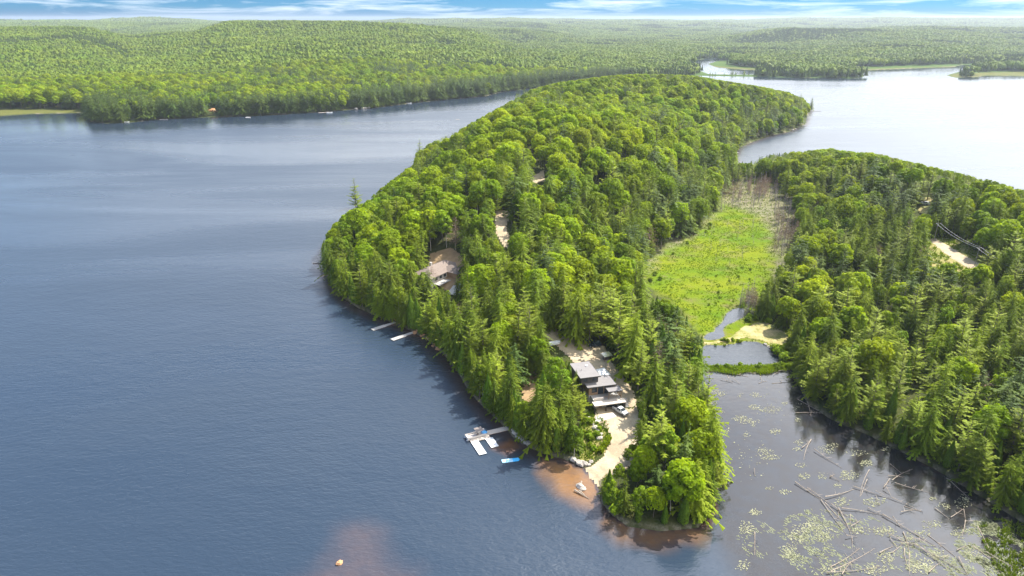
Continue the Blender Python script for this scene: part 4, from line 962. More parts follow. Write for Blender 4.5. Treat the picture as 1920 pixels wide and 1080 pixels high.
a_, b_ = W(586, 494), W(606, 493); dock('small_dock', (a_[0], a_[1], 0), ang(a_, b_), 'small dark dock poking out at the tip of the wooded cape', [('walkway', 0, 6.5, -.5, .5, 0)], M['greydeck'])
# far docks, rafts and boats
def fardock(px, py, L_, w_, rz, lab, mat='deck', name='far_dock'):
    x, y = W(px, py); return dock(name, (x, y, 0), R(rz), lab, [('walkway', -L_/2, L_/2, -w_/2, w_/2, .1)], M[mat])
def motorboat(px, py, L_, rz, lab):
    x, y = W(px, py); e = empty('motorboat', (x, y, 0), R(rz), lab, 'boat')
    MB().prism([(-L_/2,-1.1),(L_*.2,-1.15),(L_/2,0),(L_*.2,1.15),(-L_/2,1.1)], -.1, [.8,.9,1.15,.9,.8]).build('hull', M['white'], e)
    MB().prism([(-L_*.42,-.8),(L_*.12,-.85),(L_*.3,0),(L_*.12,.85),(-L_*.42,.8)], .91, .96).build('deck', M['offwhite'], e)
    MB().prism([(L_*.05,-.8),(L_*.12,-.75),(L_*.12,.75),(L_*.05,.8)], .9, 1.5).build('windscreen', M['glassdark'], e); MB().box(-L_/2-.3, -L_/2, -.2, .2, .2, 1.3).build('outboard_motor', M['black'], e); return e
motorboat(238, 229.5, 6, 10, 'small white boat off the orange rocks of the far headland')
fardock(307, 224.5, 10, 2.5, 3, 'white dock under the dark trees of the far headland', 'white')
fardock(446, 217.5, 14, 3.2, 8, 'pale dock with reddish edge along the far shore', 'deck'); motorboat(449, 217, 5.5, 5, 'white boat tied at the pale dock on the far shore')
fardock(465, 220.5, 6, 3, 0, 'small pale swimming raft off the far shore', 'white', 'swimming_raft')
fardock(605, 211.5, 11, 2, 20, 'thin dock leaning out from the far shore point', 'deck'); motorboat(618, 211.5, 8, 8, 'large white boat moored at the far shore point')
motorboat(767, 194, 8, 10, 'white boat lying off the bend of the far shore')
fardock(873, 183, 13, 3, 8, 'pale dock beside the light green trees of the far shore', 'white'); fardock(887, 182.3, 12, 3, 8, 'slim pale dock beyond the light green trees of the far shore', 'deck')
fardock(947, 170.5, 12, 3, 12, 'dark edged dock near the far end of the lake arm', 'white')
motorboat(1018, 165.5, 8, 40, 'white boat at the very end of the lake arm')
fardock(858, 224.5, 5, 2.5, 5, 'tiny raft anchored in the middle of the lake arm', 'greydeck', 'swimming_raft')
fardock(1528, 208.5, 17, 2, 2, 'thin dock sticking out from the island tip into the white lake', 'greydeck')
motorboat(1371, 299, 7, 15, 'white boat tucked in the bay behind the maple wood')
fardock(1378, 287, 8, 2, 25, 'small dock in the bay behind the maple wood', 'greydeck')
for i, (px_, py_, r_) in enumerate([(211,222,3),(216,220,3.6),(222,218,4),(231,222,3.5),(235,220,3.2),(241,222,2.6),(250,221,2.2),(258,220,2.6),(265,219,2)]):
    rock(px_, py_-3, r_, 'orange sunlit rock outcrop on the shore of the far headland', 'orange rocks on the far headland', 'orangerock', 100+i, dz=1.2)
for i, (px_, py_, r_) in enumerate([(393,212,3.5),(400,211,4),(404,213,3),(384,215,2.4)]):
    rock(px_, py_-2, r_, 'orange rock face in the trees of the far shore', 'orange rock face on the far shore', 'orangerock', 120+i, dz=2)
for i, (px_, py_, r_) in enumerate([(668,206,2.6),(680,205.5,3),(686,205,2.6),(692,204,2.2),(731,193,2),(738,195,2)]):
    rock(px_, py_-1, r_, 'pale boulder on the bulge of the far shore', 'pale boulders on the far shore', 'rock', 130+i, dz=.8)
# ---- brown roofed house
hx, hy, hz_ = G(836, 521); h2 = empty('brown_roofed_house', (hx, hy, hz_), R(56), 'low house with a large brown shingled hip roof in the woods above the narrow docks', 'house')
def hip(par, x0, x1, y0, y1, z, hgt, ov=.7, name='roof', inset=None):
    x0 -= ov; x1 += ov; y0 -= ov; y1 += ov; k = (min(x1-x0, y1-y0))/2 if inset is None else inset
    if x1-x0 > y1-y0: a, c = (x0+k, (y0+y1)/2, z+hgt), (x1-k, (y0+y1)/2, z+hgt); fs = [(0,1,5,4),(1,2,5),(2,3,4,5),(3,0,4),(0,3,2,1)]
    else: a, c = ((x0+x1)/2, y0+k, z+hgt), ((x0+x1)/2, y1-k, z+hgt); fs = [(0,1,4),(1,2,5,4),(2,3,5),(3,0,4,5),(0,3,2,1)]
    return MB().add([(x0,y0,z),(x1,y0,z),(x1,y1,z),(x0,y1,z),a,c], fs).build(name, M['brownroof'], par)
MB().box(-11, 12, 0, 11, -3, 3).build('wall', M['stone'], h2); MB().box(1, 8, -6, -.003, -3, 2.98).build('wall', M['wood'], h2)
rf = hip(h2, -11, 12, 0, 11, 3.0, 3.0); hip(h2, 1, 8, -6, 4, 2.99, 2.2)
MB().box(-3.2, -2.2, 6, 7, 4.5, 7.2).build('chimney', M['stone'], rf)
for x in (-7.5, -4.5, -1.5): window(x, x+1.6, .9, 2.3, 0, h2)
window(2, 4, .7, 2.3, -6, h2); window(5, 7, .7, 2.3, -6, h2)
MB().box(-9, .5, -3.6, -.1, -.4, -.1).build('deck', M['greydeck'], h2)
x, y, z = G(868, 541); pu = empty('patio_umbrella', (x, y, z), 0, 'white round patio umbrella in front of the brown roofed house', 'umbrella')
MB().tube([(0,0,0),(0,0,2.5)], .04, 6).build('pole', M['alu'], pu)
cv_ = MB(); cv_.add([(0,0,2.8)]+[(2.0*math.cos(k*PI/4), 2.0*math.sin(k*PI/4), 2.25) for k in range(8)], [(0, 1+k, 1+(k+1) % 8) for k in range(8)]); cv_.build('canopy', M['white'], pu)
padpoly('patio', [(838,552),(850,536),(880,540),(876,556)], M['concrete'], 'pale stone patio below the brown roofed house', 'patio', dz=.3)
# ---- poles and wires
def pole(px, py, h_, lab):
    x, y, z = G(px, py); e = empty('utility_pole', (x, y, z), 0, lab, 'utility pole')
    MB().tube([(0,0,-.5),(0,0,h_)], [.17,.11], 8).build('shaft', M['pole'], e); MB().box(-1.1, 1.1, -.06, .06, h_-.9, h_-.76).build('crossarm', M['pole'], e)
    MB().tube([(.3,0,h_-2.2),(.3,0,h_-1.4)], .18, 8).build('transformer', M['alu'], e); return Vector((x, y, z+h_-.75))
def wire(a, b_, lab, grp, sag=1.2):
    pts = [a.lerp(b_, i/14)-Vector((0,0,sag*4*(i/14)*(1-i/14))) for i in range(15)]; o_ = MB().tube([p-a for p in pts], .045, 4).build('overhead_wire', M['wire']); o_.location = a; tag(o_, lab, 'wire', grp)
p1 = pole(1751, 452, 10, 'utility pole at the far end of the straight gravel road'); p2 = pole(1827, 499, 9.5, 'utility pole standing before the straight gravel road'); p3 = pole(1905, 545, 10, 'utility pole in the wood past the straight gravel road')
for s_ in (-1, 1):
    o3 = Vector((s_*1.0, 0, 0)); w_ = 'lakeward' if s_ < 0 else 'landward'
    wire(p1+o3, p2+o3, f'pale {w_} wire above the straight gravel road', None); wire(p2+o3, p3+o3, f'pale {w_} wire leaving the straight gravel road over the wood', None)
p4 = pole(932, 402, 10, 'utility pole beside the gravel road bend'); p5 = pole(990, 342, 10, 'utility pole beside the short glimpse of road on the ridge')
wire(p4, p5, 'pale wire crossing the woods between the road bend and the ridge', None, 1.5)
# ---- fallen logs in the lily pond
logs = []
def seg(ox, oy, s_, L): return [((ox+a/s_, oy+b/s_), (ox+c/s_, oy+d/s_)) for a, b, c, d in L]
tangle = seg(1480, 900, 4.364, [(45,25,260,165),(145,75,340,205),(290,150,530,75),(255,165,480,465),(290,185,545,455),(400,240,505,450),(340,205,470,300),(400,230,400,310),(500,390,590,320),(500,285,505,380),(510,470,515,560),(460,470,560,470)])
ridge = seg(1480, 900, 4.364, [(520,60,830,160),(700,110,830,150),(830,150,1085,260),(600,90,580,135),(635,0,600,90),(425,240,760,290),(640,235,830,320),(760,290,1200,545),(840,320,920,400),(910,270,1040,240),(940,215,1090,262),(770,60,830,130),(820,0,775,65)])
star = seg(1480, 900, 4.364, [(800,450,1010,540),(820,480,880,545),(1010,530,1450,780),(1130,450,1420,680),(930,430,990,640),(940,560,965,700),(980,600,985,780),(835,600,930,520),(735,605,850,545),(1000,495,1110,495),(1050,510,1200,550),(1060,560,1300,740),(1370,580,1450,535),(1140,760,1230,680),(1250,650,1310,610),(900,520,1060,525)])
lowl = seg(1480, 900, 4.364, [(335,715,575,560),(340,745,700,560),(300,765,745,710),(430,780,520,660),(500,700,515,740)])
bog = seg(1480, 900, 4.364, [(1190,235,1320,330),(1320,310,1420,240),(1440,330,1410,460),(1440,350,1540,330),(1425,240,1440,330),(1600,590,1900,750),(1540,380,1720,780),(1380,640,1460,780),(1500,540,1700,690)])
bank = seg(1480, 900, 4.364, [(860,35,1150,105),(1300,0,1480,160),(1380,0,1580,60)])+seg(1400, 660, 2.571, [(690,540,745,585),(700,625,800,565),(660,655,690,610),(660,430,720,435),(830,510,940,555),(960,610,1060,650),(680,600,760,600),(1000,600,1100,640)])
upper = seg(1400, 660, 2.571, [(245,230,420,320),(230,298,400,298),(290,245,310,310),(350,262,420,285),(375,250,400,275),(410,285,470,290),(400,215,450,240),(500,300,560,310)])
midl = seg(1400, 660, 2.571, [(310,425,275,520),(265,465,300,430),(325,475,460,560),(400,600,450,625),(400,605,425,592),(590,570,545,700),(35,570,38,600),(38,870,38,980),(620,700,640,740)])
damw = seg(1280, 560, 6.75, [(480,1020,630,1060),(560,1010,620,1070),(630,1020,720,1078),(980,980,1000,1060),(960,1075,1070,1040),(1150,970,1210,930),(1260,970,1420,1030),(1130,1075,1430,1055),(1230,1030,1260,1070)])
daml = seg(1280, 560, 6.75, [(265,910,560,940),(600,950,830,990),(830,940,1180,925),(1210,925,1410,905),(300,600,420,575)])
launch = [((1077,921),(1105,936)), ((1085,922),(1097,929)), ((1090,905),(1088,922)), ((691,556),(700,572)), ((1340,926),(1352,905)), ((1345,880),(1362,887)), ((1316,700),(1322,690))]
def smallsize(L): return 'short' if L < 5 else ('long' if L > 13 else 'medium length')
logn = 0
for lst, ph in ((tangle,'in the forked tangle in the middle of the pond'),(ridge,'in the diagonal chain over the pond'),(star,'in the star shaped heap by the boggy corner'),(lowl,'in the loose pair before the lily pond weeds'),(bog,'among the weeds of the boggy corner'),(bank,'in the dark water along the wooded bank'),(upper,'in the dark corner of the pond under the first trees'),(midl,'alone among lily pads in the open pond'),(damw,'in the water just before the grassy dam'),(daml,'along the foot of the grassy dam')):
    for (a_, b_) in lst:
        A_, B_ = Vector(W(*a_)+(.05,)), Vector(W(*b_)+(.05,)); L_ = (B_-A_).length; rr = random.Random(logn); b = MB(); logn += 1
        r0 = (.105 if L_ > 5 else .08)*rr.uniform(.8, 1.25); n_ = 6; dirv = (B_-A_).normalized(); sid = Vector((-dirv.y, dirv.x, 0)); lift = rr.uniform(-.05, .55) if L_ > 4 else rr.uniform(.1, 1.2); cv = rr.uniform(-.04, .04)*L_
        pts = [A_+(B_-A_)*(i/n_)+sid*(cv*math.sin(PI*i/n_))+Vector((0, 0, lift*(1-i/n_))) for i in range(n_+1)]
        b.tube([p-A_ for p in pts], [r0*(1.25 if i == 0 else 1-.72*i/n_) for i in range(n_+1)], 6)
        for k in range(int(L_/1.6)):
            f = rr.uniform(.25, .97); p = A_+(B_-A_)*f+Vector((0, 0, lift*(1-f)))-A_; s_ = rr.choice((-1, 1)); l2 = rr.uniform(.4, 1.5)*(1.2-f)+.25
            b.tube([p, p+dirv*l2*.6+sid*s_*l2+Vector((0, 0, rr.uniform(0, .5)))], [.05, .015], 3, caps=False)
        o_ = b.build('fallen_log', M['drift']); o_.location = A_; tag(o_, f'{smallsize(L_)} pale log {ph}'.replace('medium length', 'mid sized'), 'log', f'{smallsize(L_)} logs {ph}'[:110])
for i, (a_, b_) in enumerate(launch):
    A_, B_ = Vector(W(*a_)+(.1,)), Vector(W(*b_)+(.1,))
    lab = ['forked grey log stranded in the amber shallows','short branch crossing the stranded log in the amber shallows','upright stub beside the stranded log in the amber shallows','white birch trunk leaning from the wooded cape into the lake','pale bare branch at the outermost end of the point','dead branch reaching from the point over the lily pond','pale log end where the grassy dam meets the driveway woods'][i]
    b = MB().tube([(0,0,.35), (B_-A_)*.5+Vector((0,0,.25)), B_-A_], [.24,.17,.06], 6); b.tube([(B_-A_)*.35+Vector((0,0,.3)), (B_-A_)*.4+Vector((.5,.9,.9))], [.07,.02], 4)
    if i == 3: b = MB().tube([(2.2,1.5,4.2), (B_-A_)*.5+Vector((.8,.4,1.6)), B_-A_], [.08,.14,.1], 6)
    o_ = b.build('fallen_log', M['drift'] if i != 3 else M['birch']); o_.location = A_; tag(o_, lab, 'log')
# ---- lily pads and water weeds
M['pad'] = leafmat('lily_pad', (.24,.25,.13), (.42,.40,.29), .1, 1.2); M['weed'] = leafmat('water_weed', (.15,.18,.07), (.27,.28,.16), .1, 1.2); M['grass'] = leafmat('marsh_grass', (.085,.165,.005), (.16,.20,.01), .3, 1.5)
rl_ = np.random.default_rng(9)
patches = [(1345,737,18,7,90),(1337,755,11,4,35),(1352,741,8,3,25),(1416,741,12,5,50),(1413,763,14,6,70),(1440,768,28,7,130),(1472,757,6,4,30),(1388,784,18,6,80),(1402,790,22,6,90),(1412,797,6,5,20),(1455,809,14,6,70),(1500,757,8,3,8),(1495,787,8,4,28),(1435,846,20,7,70),(1445,857,22,8,90),(1499,829,10,7,35),(1496,843,10,5,30),(1503,872,12,5,25),(1506,893,14,8,60),(1494,765,5,3,12),(1400,815,8,6,30),(1365,805,4,8,20),(1352,772,8,4,20),(1388,741,6,5,18),
 (1560,836,14,5,30),(1551,843,18,10,80),(1590,892,22,10,140),(1624,868,18,7,90),(1662,842,12,5,40),(1640,797,10,6,20),(1605,850,30,8,50),(1570,910,10,5,25),(1542,893,10,8,30),(1456,760,40,40,40),(1400,860,60,40,60),(1443,916,8,4,16),(1470,922,12,6,40),(1415,961,14,7,70),(1400,990,16,14,110),(1520,985,20,12,120),(1497,1000,22,20,170),(1545,1000,22,15,150),(1480,1035,20,18,140),(1580,940,18,10,80),(1640,942,22,10,110),(1610,995,20,8,60),(1655,995,26,10,150),(1700,1010,18,12,90),(1660,1045,22,14,130),(1722,1062,34,16,260),(1760,1040,20,12,90),(1730,1000,20,8,60),(1750,985,22,10,70),(1800,1000,18,12,80),(1805,945,20,10,50),(1770,950,16,10,40),(1560,1068,26,10,90),(1640,1070,26,10,120),(1825,1040,26,20,120),(1840,985,20,8,60),(1395,1060,16,12,60),(1750,935,8,4,25),(1810,935,14,10,50)]
C=[]
for cx, cy, rx, ry, n_ in patches:
    a = rl_.random(int(n_*1.05))*6.28; q = rl_.random(len(a))**.6; w_ = fbm(np.cos(a)*2+cx, np.sin(a)*2+cy, 2)*.8+.5
    for ax_, ay_ in zip(cx+np.cos(a)*q*rx*w_, cy+np.sin(a)*q*ry*w_): C.append(W(ax_, ay_)); 
C = np.array(C); ok = ~inside(A_w, C[:, 0], C[:, 1]); C = C[ok]; n_ = len(C); rad = rl_.uniform(.07, .17, n_)*np.where(rl_.random(n_) < .15, 1.5, 1); k = 7
an = np.linspace(.25, 6.03, k); rot_ = rl_.random(n_)*6.28
Vp = np.zeros((n_, k+1, 3)); Vp[:, 0, :2] = C; Vp[:, 1:, 0] = C[:, :1]+np.cos(an+rot_[:, None])*rad[:, None]; Vp[:, 1:, 1] = C[:, 1:]+np.sin(an+rot_[:, None])*rad[:, None]; Vp[:, :, 2] = .03+rl_.random((n_, 1))*.03; Vp[:, 1:, 2] += rl_.random((n_, k))*.05
Fp = (np.arange(n_)[:, None]*(k+1)+np.arange(k+1)[None]).astype(int)
me = npmesh('lily_pads', Vp.reshape(-1, 3), [(Fp, 0)], [M['pad']]); attr(me, 'tone', np.repeat(rl_.random(n_), k+1)); o = bpy.data.objects.new('lily_pads', me); link(o); tag(o, 'pale lily pads scattered in patches over the brown pond', 'lily pads', kind='stuff')
def blades(name, pts, hts, mat, label, cat, lean=1.0, per=4, wd=.16):
    tb = TB(3); r = tb.r; P = np.repeat(pts, per, 0); Hh_ = np.repeat(hts, per)*r.uniform(.6, 1.2, len(P)); n_ = len(P)
    a = r.random(n_)*6.28; d = np.stack([np.cos(a), np.sin(a), np.zeros(n_)], 1); base = P+r.normal(size=(n_, 3))*np.array([.35, .35, 0])*Hh_[:, None]
    sidev = np.stack([-np.sin(a), np.cos(a), np.zeros(n_)], 1)*(wd*(.5+r.random(n_))*np.maximum(Hh_, .5))[:, None]
    tip = base+d*(Hh_*lean*r.random(n_))[:, None]+np.array([0, 0, 1])*Hh_[:, None]
    tb.tris(base-sidev, base+sidev, tip, np.repeat(r.random(len(pts)), per)*.6+.4*r.random(n_)); o_ = bpy.data.objects.new(name, leafmesh(name, tb, mat)); link(o_); tag(o_, label, cat, kind='stuff'); return o_
# floating weeds towards the boggy corner
wp = []
for (cx, cy, rx, ry, n_) in [(1530,985,60,30,700),(1500,1020,60,30,600),(1560,1050,80,30,500),(1850,1020,60,40,1800),(1890,1050,60,40,1800),(1790,1060,60,20,600),(1850,985,30,14,400),(1600,985,60,20,250),(1420,1010,40,40,250),(1700,1040,60,30,400)]:
    for _ in range(n_):
        a = rl_.random()*6.28; q = math.sqrt(rl_.random()); wp.append(W(cx+math.cos(a)*q*rx, cy+math.sin(a)*q*ry)+(.01,))
wp = np.array(wp); wp = wp[(fbm(wp[:, 0]/2.5, wp[:, 1]/2.5, 3) > .5) & (rl_.random(len(wp)) < .62)]
tb = TB(4); n_ = len(wp); a = tb.r.normal(size=n_)*.5+2.2; d = np.stack([np.cos(a), np.sin(a), np.zeros(n_)], 1)*(.25+.3*tb.r.random(n_))[:, None]; p_ = np.stack([-np.sin(a), np.cos(a), np.zeros(n_)], 1)*.07
tb.quads(wp+np.array([0, 0, .02]), d, p_, tb.r.random(n_)); o = bpy.data.objects.new('water_weeds', leafmesh('water_weeds', tb, M['weed'])); link(o); tag(o, 'yellow green weeds floating on the pond and its boggy corner', 'water weeds', kind='stuff')
def scatter_px(poly, n_, wmask=True):
    pw = PW(poly); x0, y0 = pw.min(0); x1, y1 = pw.max(0); Xq = rl_.uniform(x0, x1, n_*3); Yq = rl_.uniform(y0, y1, n_*3); m_ = inside(pw, Xq, Yq); Xq, Yq = Xq[m_][:n_], Yq[m_][:n_]
    sa_, sl_ = landinfo(Xq, Yq); m_ = sa_ > .3; Xq, Yq = Xq[m_], Yq[m_]; return np.stack([Xq, Yq, height(Xq, Yq)-.05], 1)
bogp = np.array([W(*p)+(0.,) for p in zip(rl_.uniform(1835, 1990, 1600), rl_.uniform(965, 1100, 1600))]); ppx = proj(bogp[:, 0], bogp[:, 1], bogp[:, 2])
bogp = bogp[inside([(1836,985),(1870,972),(1930,985),(2000,1010),(2000,1100),(1880,1100),(1850,1030)], ppx[0], ppx[1]) & (fbm(bogp[:, 0]/3, bogp[:, 1]/3, 3) > .48)]
gp = scatter_px(MARSH_px, 17000); gp = gp[(fbm(gp[:, 0]/5, gp[:, 1]/5, 3) > .40)]
gpp = proj(gp[:, 0], gp[:, 1], gp[:, 2]); gp = gp[~inside([(1320,642),(1396,611),(1428,603),(1452,610),(1474,625),(1476,640),(1400,634),(1330,648)], gpp[0], gpp[1])]
blades('marsh_grass', gp, rl_.uniform(.25, .65, len(gp)), M['grass'], 'bright yellow green grass tufts covering the marsh', 'grass', per=5, wd=.22)
blades('bog_grass', bogp, rl_.uniform(.3, .8, len(bogp)), M['grass'], 'tussocks of grass in the boggy corner of the pond', 'grass', per=6, wd=.2)
dg_ = scatter_px([(1314,688),(1488,684),(1492,696),(1455,702),(1400,702),(1380,706),(1345,700),(1314,699)], 2200); blades('dam_reeds', dg_, rl_.uniform(.3, .9, len(dg_)), M['shrub'], 'dense green reeds growing on the low dam', 'reeds', per=6, wd=.16)
lw = scatter_px([(1088,800),(1105,780),(1120,790),(1140,812),(1138,842),(1110,868),(1085,864),(1082,830)], 700); blades('garden_plants', lw, rl_.uniform(.3, .9, len(lw)), M['grass'], 'mixed low garden plants on the slope beside the hedge', 'plants', per=6, wd=.25)
q0 = G(1795, 482)[2]; vx, vy = W(rl_.uniform(1735, 1850, 900), rl_.uniform(445, 515, 900), q0); vg = np.stack([vx, vy, height(vx, vy)], 1); vq = proj(vg[:, 0], vg[:, 1], vg[:, 2])
vg = vg[~inside([(1736,450),(1752,446),(1790,468),(1840,496),(1852,506),(1822,508),(1780,484)], vq[0], vq[1])]
blades('verge_grass', vg, rl_.uniform(.5, 1.3, len(vg)), M['grass'], 'long grass on the verges of the straight gravel road', 'grass', per=6, wd=.25)
# ---- shrubs
for poly, n_, ph, s0, s1 in [([(1316,688),(1486,684),(1488,697),(1316,700)], 26, 'on the grassy dam', .35, .6), ([(1330,640),(1400,634),(1400,646),(1330,652)], 12, 'between sandy track and small pond', .3, .55), ([(1385,596),(1450,600),(1440,612),(1385,612)], 10, 'where the creek meets the sandy bank', .5, .9),
    ([(1092,800),(1110,786),(1122,806),(1124,832),(1112,858),(1092,860)], 16, 'on the garden slope beside the hedge', .35, .75), ([(1300,975),(1340,945),(1330,975),(1300,990)], 10, 'at the outermost end of the point', .7, 1.2), ([(1135,935),(1160,930),(1180,975),(1150,965)], 8, 'on the shore of the tip beside the boat launch', .8, 1.3),
    ([(1150,800),(1190,790),(1215,830),(1200,850),(1180,840)], 0, '', 1, 1), ([(1170,700),(1190,700),(1215,740),(1200,745)], 10, 'on the bank across the driveway from the lake house', .6, 1.0), ([(1050,612),(1110,628),(1130,640),(1080,632)], 10, 'at the forest edge along the top of the driveway', .5, .9), ([(1745,455),(1790,490),(1780,498),(1740,475)], 8, 'on the verge before the straight gravel road', .7, 1.2),
    ([(1210,532),(1262,476),(1320,430),(1342,408),(1360,415),(1300,460),(1230,540)], 22, 'along the wooded edge of the marsh', .5, 1.0), ([(1290,560),(1390,480),(1430,500),(1400,560),(1330,600)], 16, 'in the open marsh', .25, .55), ([(1440,655),(1475,655),(1488,690),(1465,684)], 8, 'in the shade beside the small pond', .8, 1.3)]:
    if n_:
        for x, y, z in scatter_px(poly, n_): plant('shrub', x, y, z, float(rl_.uniform(s0, s1)), int(rl_.integers(0, 60)), label=f'leafy green shrub {ph}')['group'] = f'shrubs {ph}'
# ---- dead trees of the marsh
for poly, n_, ph, s0, s1, kk in [([(1345,372),(1375,352),(1420,342),(1468,352),(1478,392),(1440,398),(1400,390),(1350,400)], 120, 'in the grey belt at the head of the marsh', .8, 1.4, 'snag'), ([(1450,398),(1478,400),(1492,425),(1478,468),(1450,505),(1458,460)], 90, 'along the wooded side of the marsh', .8, 1.5, 'snag'),
    ([(1386,572),(1414,560),(1425,590),(1400,604),(1386,600)], 24, 'beside the creek mouth', .8, 1.3, 'snag'), ([(1310,440),(1440,400),(1440,500),(1340,500)], 40, 'standing alone in the open marsh', .35, .8, 'snag'), ([(1350,368),(1380,352),(1440,345),(1465,355),(1440,372),(1380,378)], 44, 'at the head of the marsh', .45, .8, 'dead'), ([(1480,410),(1500,430),(1490,470),(1470,480)], 9, 'on the wooded side of the marsh', .6, .9, 'dead'), ([(1452,400),(1476,402),(1488,425),(1472,460),(1452,490)], 24, 'between marsh grass and living wood', .45, .8, 'dead'), ([(1388,570),(1412,562),(1420,590),(1392,598)], 7, 'at the creek mouth', .6, .85, 'dead')]:
    for x, y, z in scatter_px(poly, n_):
        o_ = plant(kk, x, y, z, float(rl_.uniform(s0, s1)), int(rl_.integers(0, 60)), label=f"{'thin grey dead trunk' if kk == 'snag' else 'brownish bare tree'} {ph}", tilt=float(rl_.normal()*.05) if kk == 'snag' else 0); o_['group'] = f"{'dead trunks' if kk == 'snag' else 'bare trees'} {ph}"
# ---- trees one can point to
x, y, z = G(668, 398); plant('pine', x, y, z, 1.12, 2, .4, 'tall lone pine rising above the lakeside canopy against the water')
x, y, z = G(787, 300); plant('pine', x, y, z, .95, 2, 1.4, 'dark pine sticking out of the canopy edge farther up the lake arm')
x, y, z = G(1520, 208); plant('spruce', x, y, z, .95, 0, 1.4, 'lone dark spruce at the very tip of the island')
x, y, z = G(1499, 196); plant('pine', x, y, z, .8, 0, 1.4, 'pine poking out above the island tip')
for px_, py_, s_, v_, lab in [(727,455,.95,1,'pinkish bare crown between maples above the wooded cape'),(1094,558,1.1,1,'large pinkish bare crown above the upper driveway woods'),(1070,550,.9,2,'rusty bare tree next to the large pinkish bare crown'),(1190,515,1.0,0,'bare tree at the wooded corner of the marsh'),(812,538,.8,1,'bare tree at the corner of the brown roofed house'),(880,560,.95,1,'bare tree below the brown roofed house patio'),(935,715,.8,1,'pinkish bare crown in the spruces above the forked dock'),(1603,450,1.,1,'pinkish bare crown on the slope above the marsh'),(1890,505,1.1,2,'grey bare tree by the wires past the gravel road'),(1052,275,.9,1,'rusty bare crown in the maple canopy of the ridge'),(1245,862,.9,2,'bare twiggy tree beside the driveway bend')]:
    x, y, z = G(px_, py_); plant('dead', x, y, z, s_, v_, 1.0, lab)
for i, px_ in enumerate([1331, 1336, 1341, 1358, 1372, 1374, 1379, 1395, 1403]):
    x, y = W(px_, 141.5); plant('spruce', x, y, .3, [.5,.38,.45,.3,.75,.5,.42,.6,.45][i], i, label='small dark spruce on the thin strip of land before the far inlet')['group'] = 'spruces on the strip before the inlet'
x, y = W(1143, 945); plant('cedar', x, y, .4, .85, 1, 1.0, 'dense dark cedar column at the waterside of the boat launch')
#@@ENDOBJECTS
# ------------------------------------------------------------------ light and sky
SUN_EL, SUN_AZ = R(52), R(50)      # azimuth measured from the view direction towards the right
sd = Vector((math.sin(SUN_AZ)*math.cos(SUN_EL), math.cos(SUN_AZ)*math.cos(SUN_EL), math.sin(SUN_EL)))
sun = bpy.data.lights.new('sun', 'SUN'); sun.energy = 5.0; sun.angle = R(.53); sun.color = (1, .955, .87)
so = bpy.data.objects.new('sun', sun); link(so); so.location = (0, 0, 300); so.rotation_euler = (-sd).to_track_quat('-Z', 'Y').to_euler()
w = bpy.data.worlds.new('World'); S.world = w; w.use_nodes = True; t = NT(w.node_tree); t.n.clear()
outw = t.node('ShaderNodeOutputWorld'); sky = t.node('ShaderNodeTexSky', sky_type='NISHITA', sun_disc=False)
sky.sun_elevation = SUN_EL; sky.sun_rotation = SUN_AZ; sky.air_density = 1.0; sky.dust_density = .6; sky.ozone_density = 2.5; sky.altitude = 300
g = t.node('ShaderNodeTexCoord').outputs['Generated']; sx = t.node('ShaderNodeSeparateXYZ', i_0=g)
el = t.math('MAXIMUM', sx.outputs[2], 0.0)
tint = t.mix(t.remap(el, .03, .085, 0, 1), t.mix(t.remap(el, 0, .014, 0, 1), (.035,.20,.60), (.075,.325,.72)), (.90,1.0,1.13))
base = t.mix(1.0, sky.outputs[0], tint, 'MULTIPLY')
dv = t.math('ADD', el, .075)
cv = t.node('ShaderNodeCombineXYZ', i_0=t.math('DIVIDE', sx.outputs[0], dv), i_1=t.math('DIVIDE', sx.outputs[1], dv), i_2=0.0)
cn = t.noise(cv.outputs[0], .55, 7, .62, .5)
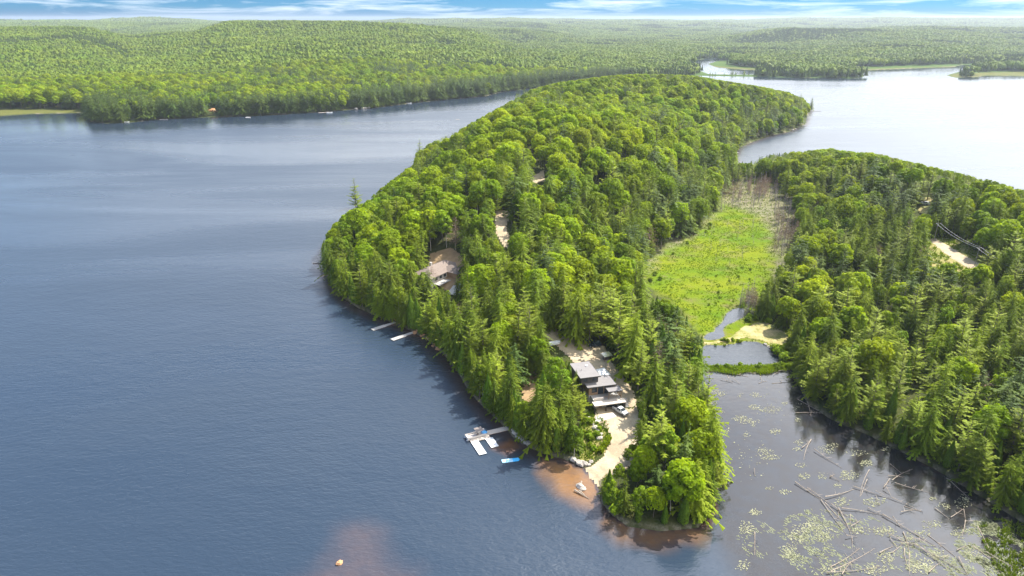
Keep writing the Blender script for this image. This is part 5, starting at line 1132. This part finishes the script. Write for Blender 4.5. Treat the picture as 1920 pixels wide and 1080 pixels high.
bias = t.math('MULTIPLY', t.remap(sx.outputs[0], -.6, .7, -.0, .54), t.remap(el, .035, .09, 0, 1))
bias = t.math('ADD', bias, t.math('SUBTRACT', t.remap(el, .04, .14, 0, .08), t.remap(el, .30, .52, 0, .34)))
cl = t.math('MULTIPLY', t.remap(t.math('ADD', cn, bias), .47, .74, 0, 1), t.remap(el, .001, .012, .1, 1))
sunward = t.math('POWER', t.math('MAXIMUM', t.node('ShaderNodeVectorMath', operation='DOT_PRODUCT', i_0=g, i_1=tuple(sd)).outputs['Value'], 0.0), 5.0)
glow = t.math('MULTIPLY_ADD', sunward, 2.2, 1.0)
cwhite = t.mix(t.remap(el, 0, .5, 0, 1), (7.0, 7.3, 7.7), (12., 12., 12.2))
cwhite = t.mix(1.0, cwhite, t.node('ShaderNodeCombineColor', i_0=glow, i_1=glow, i_2=glow).outputs[0], 'MULTIPLY')
base = t.mix(t.math('MULTIPLY', cl, .9), base, cwhite)
bg = t.node('ShaderNodeBackground', i_Color=base, i_Strength=.10); t.l.new(bg.outputs[0], outw.inputs[0])
# air
hz, t = newmat('air'); vv = t.node('ShaderNodeVolumePrincipled', i_Color=(.80,.90,1.0), i_Density=5.0e-5, i_Anisotropy=.35); t.l.new(vv.outputs[0], t.out.inputs['Volume'])
hb = MB().box(-15000, 15000, -400, 16000, -4.5, 165).build('haze', hz); tag(hb, 'thin pale summer haze over lake and hills', 'haze', kind='stuff')
S.view_settings.view_transform = 'Standard'; S.view_settings.look = 'None'; S.view_settings.gamma = 1; S.view_settings.exposure = 1.03
S.cycles.max_bounces = 5; S.cycles.diffuse_bounces = 2; S.cycles.glossy_bounces = 2; S.cycles.transmission_bounces = 3; S.cycles.transparent_max_bounces = 4; S.cycles.volume_bounces = 0
S.cycles.caustics_reflective = False; S.cycles.caustics_refractive = False; S.cycles.sample_clamp_indirect = 4
S.render.film_transparent = False
S.cycles.use_denoising = True; S.cycles.denoiser = 'OPENIMAGEDENOISE'; S.cycles.denoising_input_passes = 'RGB_ALBEDO_NORMAL'; S.cycles.denoising_prefilter = 'ACCURATE'
